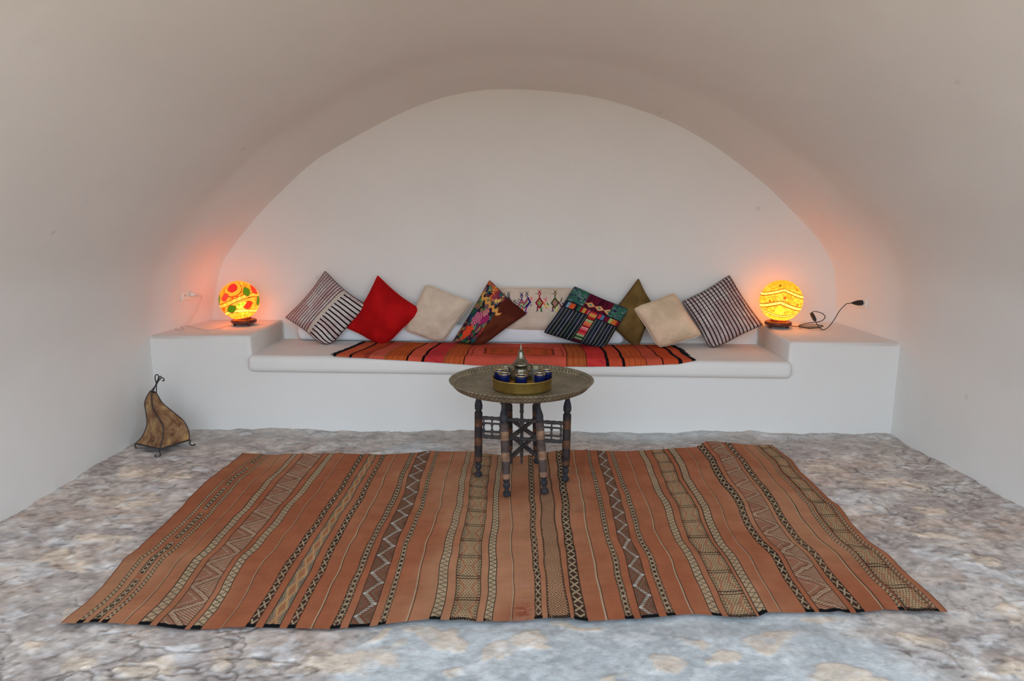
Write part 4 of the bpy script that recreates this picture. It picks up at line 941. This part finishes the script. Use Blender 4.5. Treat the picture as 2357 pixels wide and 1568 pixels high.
# ------------------------------------------------------------------ sockets and cords
wplast = new_mat('white_plastic', 0.4, base=rgba((188, 184, 176)), spec=0.4); bplast = new_mat('black_plastic', 0.4, base=(0.015, 0.012, 0.012, 1), spec=0.4)
slotm = new_mat('socket_slot', 0.6, base=(0.03, 0.03, 0.03, 1))
def socket(name, px, py, side, label, wd=0.115, ht=0.075):
    p = wall_hit(px, py, side); dy = 0.05
    q1 = Vector((wallx(side, p.y+dy, p.z), p.y+dy, p.z)); q0 = Vector((wallx(side, p.y-dy, p.z), p.y-dy, p.z)); t = (q1-q0).normalized()
    nrm = Vector((t.y, -t.x, 0)); 
    if nrm.x*side > 0: nrm = -nrm
    up = Vector((0, 0, 1)); R = Matrix((t, nrm, up)).transposed()
    s = thing(name, p, label, 'socket')
    bm = bmesh.new(); box_bm(bm, p+nrm*0.004, (wd, 0.010, ht), R, 0.003); from_bm('faceplate', bm, wplast, s)
    for k in (-1, 1):
        bm = bmesh.new(); box_bm(bm, p+nrm*0.010+t*(k*wd*0.22), (wd*0.34, 0.005, ht*0.55), R, 0.0015); ins = from_bm('outlet_insert', bm, wplast, s)
        bm = bmesh.new()
        for kk in (-1, 1): box_bm(bm, p+nrm*0.0127+t*(k*wd*0.22+kk*0.007), (0.0025, 0.001, 0.012), R)
        from_bm('slot', bm, slotm, ins, smooth=False)
    return s, p, nrm, t
sl_, pl_, nl_, tl_ = socket('wall_socket', 428, 679, -1, 'white wall socket with a white plug, low on the left wall above the bench end')
sr_, pr_, nr_, tr_ = socket('wall_socket', 1987, 697, 1, 'white wall socket with the black plug, on the right wall above the bench end', 0.09, 0.075)
def plug(parent, p, nrm, mat, L_=0.045, r=0.017):
    lathe('plug', [(0, 0), (0, r), (0.35, r*1.02), (0.6, r*0.8), (0.9, r*0.45), (1.0, r*0.35), (1.0, 0)], mat, parent, 20, p, p+nrm*L_)
    return p+nrm*L_
# right: black cord with inline switch
cordR = thing('lamp_cord', Vector((at(1870, 755, 4.75).x, 4.75, plat_z(1, 4.75))), 'black lamp cord with inline switch from the yellow lamp to the right socket', 'cord')
e = plug(cordR, pr_+nr_*0.012, nr_, bplast, 0.075, 0.019)
def pr(px, py, Y, lift=0.003):      # a point on the block top, or above it
    p = atz(px, py, plat_z(1, Y)+lift); return p
zr = lambda Y: plat_z(1, Y)
def cp(px, py, Y): p = at(px, py, Y); p.z = max(p.z, zr(Y)+0.004) if p.x > 0 else max(p.z, plat_z(-1, Y)+0.004); return p
lampback = Vector((at(1791, 745, YR).x+0.06, YR+0.02, zr(YR)+0.014))
path = [lampback, cp(1838, 752, 4.77), cp(1872, 752, 4.78), cp(1895, 751, 4.76), cp(1880, 748, 4.77), cp(1850, 749, 4.80), cp(1838, 752, 4.76), cp(1860, 755, 4.72), cp(1890, 754, 4.72)]
path2 = [cp(1890, 754, 4.72), cp(1860, 756, 4.70), cp(1839, 750, 4.74), cp(1860, 744, 4.80), cp(1888, 740, 4.82), cp(1899, 731, 4.83), cp(1893, 722, 4.83), cp(1876, 717, 4.82), cp(1868, 720, 4.80)]
path3 = [cp(1876, 738, 4.76), cp(1883, 750, 4.72), cp(1893, 759, 4.66), cp(1906, 754, 4.68), cp(1920, 736, 4.70), cp(1933, 715, 4.72), cp(1948, 700, 4.71), e.lerp(cp(1948, 700, 4.71), 0.35), e]
tube('cord', smooth_path(path + path2[1:], 8), 0.0028, bplast, cordR, 8)
tube('cord', smooth_path(path3, 8), 0.0028, bplast, cordR, 8)
a_, b_ = cp(1867, 720, 4.80), cp(1877, 739, 4.76)
lathe('inline_switch', [(0, 0), (0, .006), (.08, .011), (.3, .0135), (.7, .0135), (.92, .011), (1, .006), (1, 0)], bplast, cordR, 16, a_, b_)
# left: white cord
cordL = thing('lamp_cord', Vector((at(470, 750, 4.7).x, 4.7, plat_z(-1, 4.7))), 'thin white lamp cord running from the left lamp to the left wall socket', 'cord')
e = plug(cordL, pl_+nl_*0.012+tl_*0.03, nl_, wplast, 0.04, 0.015)
wcord = new_mat('white_cord', 0.5, base=rgba((176, 158, 146)))
lb = Vector((at(562, 745, YL).x-0.05, YL-0.01, plat_z(-1, YL)+0.012))
def cl(px, py): Y = 4.7; p = atz(px, py, plat_z(-1, Y)+0.004); Y = min(p.y, 4.9); q_ = atz(px, py, plat_z(-1, Y)+0.004); return q_
pth = [lb, cl(520, 751), cl(500, 757), cl(478, 760), cl(455, 756), cl(430, 750), cl(410, 752), cl(402, 756), cl(414, 760), cl(424, 757), cl(412, 752), cl(400, 753)]
p_a = at(420, 742, 4.62); p_a.z = plat_z(-1, 4.6)+0.01
pth += [Vector((wallx(-1, 4.66, 0.72)+0.02, 4.66, plat_z(-1, 4.66)+0.02)), Vector((wallx(-1, 4.72, 0.8)+0.03, 4.74, 0.76)), Vector((wallx(-1, 4.74, 0.85)+0.045, 4.78, 0.86)), e+Vector((0.03, 0.02, -0.01)), e]
tube('cord', smooth_path(pth, 8), 0.0025, wcord, cordL, 8)

# ------------------------------------------------------------------ leather lantern in the left corner
leather = new_mat('painted_goatskin', 0.7, spec=0.3)
co = objco(leather)
f1_ = noise(leather, 14, 6, 0.65, co, 0.6)
lc = ramp(leather, f1_, [(0.30, rgba((66, 40, 28))), (0.43, rgba((104, 72, 48))), (0.58, rgba((132, 104, 72))), (0.72, rgba((168, 132, 80)))])
v_ = N(leather, 'ShaderNodeTexVoronoi', feature='DISTANCE_TO_EDGE'); v_.inputs['Scale'].default_value = 22; L(leather, co, v_.inputs['Vector'])
sp2 = ramp(leather, v_.outputs['Distance'], [(0.0, (0.45, 0.32, 0.25, 1)), (0.06, (1, 1, 1, 1))])
lc2 = mixc(leather, 0.35, lc, sp2, 'MULTIPLY')
v2 = N(leather, 'ShaderNodeTexVoronoi'); v2.inputs['Scale'].default_value = 60; L(leather, co, v2.inputs['Vector'])
sp3 = ramp(leather, v2.outputs['Distance'], [(0.0, (0.35, 0.18, 0.12, 1)), (0.22, (1, 1, 1, 1))])
lc2 = mixc(leather, noise(leather, 9, 3, 0.5, co), lc2, mixc(leather, 1.0, lc2, sp3, 'MULTIPLY'))
L(leather, lc2, leather.node_tree.nodes['Principled BSDF'].inputs['Base Color'])
bump(leather, f1_, 0.4, 0.006)
iron = new_mat('dark_iron_wire', 0.6, 0.3, base=(0.05, 0.04, 0.045, 1))
Lp = [(312,1021),(328,1004),(338,978),(336,950),(333,930),(337,915),(346,900)]
Bp_ = [(368,1034),(376,1001),(374,978),(361,956),(352,938),(349,920),(350,903)]
Rp = [(436,1013),(434,992),(423,970),(403,952),(376,930),(365,914),(360,905)]
def spl(pts, Y0, Y1):
    n_ = len(pts); return smooth_path([at(x, y, Y0+(Y1-Y0)*min(1, (i/(n_-1))*1.1)) for i, (x, y) in enumerate(pts)], 8)
SL, SB, SR = spl(Lp, 3.93, 4.01), spl(Bp_, 3.83, 3.97), spl(Rp, 4.05, 4.03)
SL = [p + Vector((max(0, WLf+0.05-p.x), 0, 0)) for p in SL]
SD = [SL[i]+SR[i]-SB[i] + Vector((0.0, 0.0, 0)) for i in range(len(SL))]
SD = [Vector((max(p.x, WLf+0.05), min(p.y, YF-0.03), p.z)) for p in SD]
lan = thing('leather_lantern', Vector(((SL[0].x+SR[0].x)/2, 4.0, 0)), 'brown leather lantern of twisted horn shape on wire feet in the left corner', 'lantern')
for A_, B_ in ((SL, SB), (SB, SR), (SR, SD), (SD, SL)):
    m_ = 14; V = np.zeros((len(A_), m_+1, 3)); cen = [(SL[i]+SR[i])/2 for i in range(len(A_))]
    for i in range(len(A_)):
        for j in range(m_+1):
            t = j/m_; p = A_[i].lerp(B_[i], t); p = p.lerp(cen[i], 0.10*math.sin(math.pi*t)); V[i, j] = p[:]
    link('leather_panel', raw_mesh('leather_panel', V.reshape(-1, 3), grid_faces(len(A_), m_+1)), leather, lan)
fr = bmesh.new()
for S in (SL, SB, SR, SD): tube_bm(fr, S, 0.0035, 7)
corn = [SL[0], SB[0], SR[0], SD[0]]
for i in range(4): tube_bm(fr, [corn[i], corn[(i+1) % 4]], 0.004, 7)
top4 = [SL[-1], SB[-1], SR[-1], SD[-1]]
for i in range(4): tube_bm(fr, [top4[i], top4[(i+1) % 4]], 0.003, 7)
from_bm('wire_frame', fr, iron, lan)
def foot(p, dx_, gz=0.004):
    dz = p.z-gz
    pts = [p, p+Vector((dx_*0.15, 0, -dz*0.3)), p+Vector((-dx_*0.05, 0, -dz*0.7)), p+Vector((dx_*0.35, -0.005, -dz*0.97)), p+Vector((dx_*0.75, -0.008, -dz*0.98)), p+Vector((dx_*0.95, -0.008, -dz*0.82)), p+Vector((dx_*0.8, -0.008, -dz*0.74))]
    tube('foot', smooth_path(pts, 6), 0.0038, iron, lan, 7)
foot(SL[0], -0.035); foot(SB[0], -0.03); foot(SR[0], 0.04); foot(SD[0], 0.03)
Yt = 4.03
for pts in ([(347,902),(359,885),(357,873),(358,864),(363,863),(365,868),(361,879),(359,886)], [(352,902),(357,890),(362,878),(368,867),(371,868),(369,873),(366,872)], [(360,904),(360,890),(361,884),(366,876),(372,870),(377,872),(377,877),(373,876)]):
    tube('wire_curl', smooth_path([at(x, y, Yt) for x, y in pts], 6), 0.0033, iron, lan, 7)
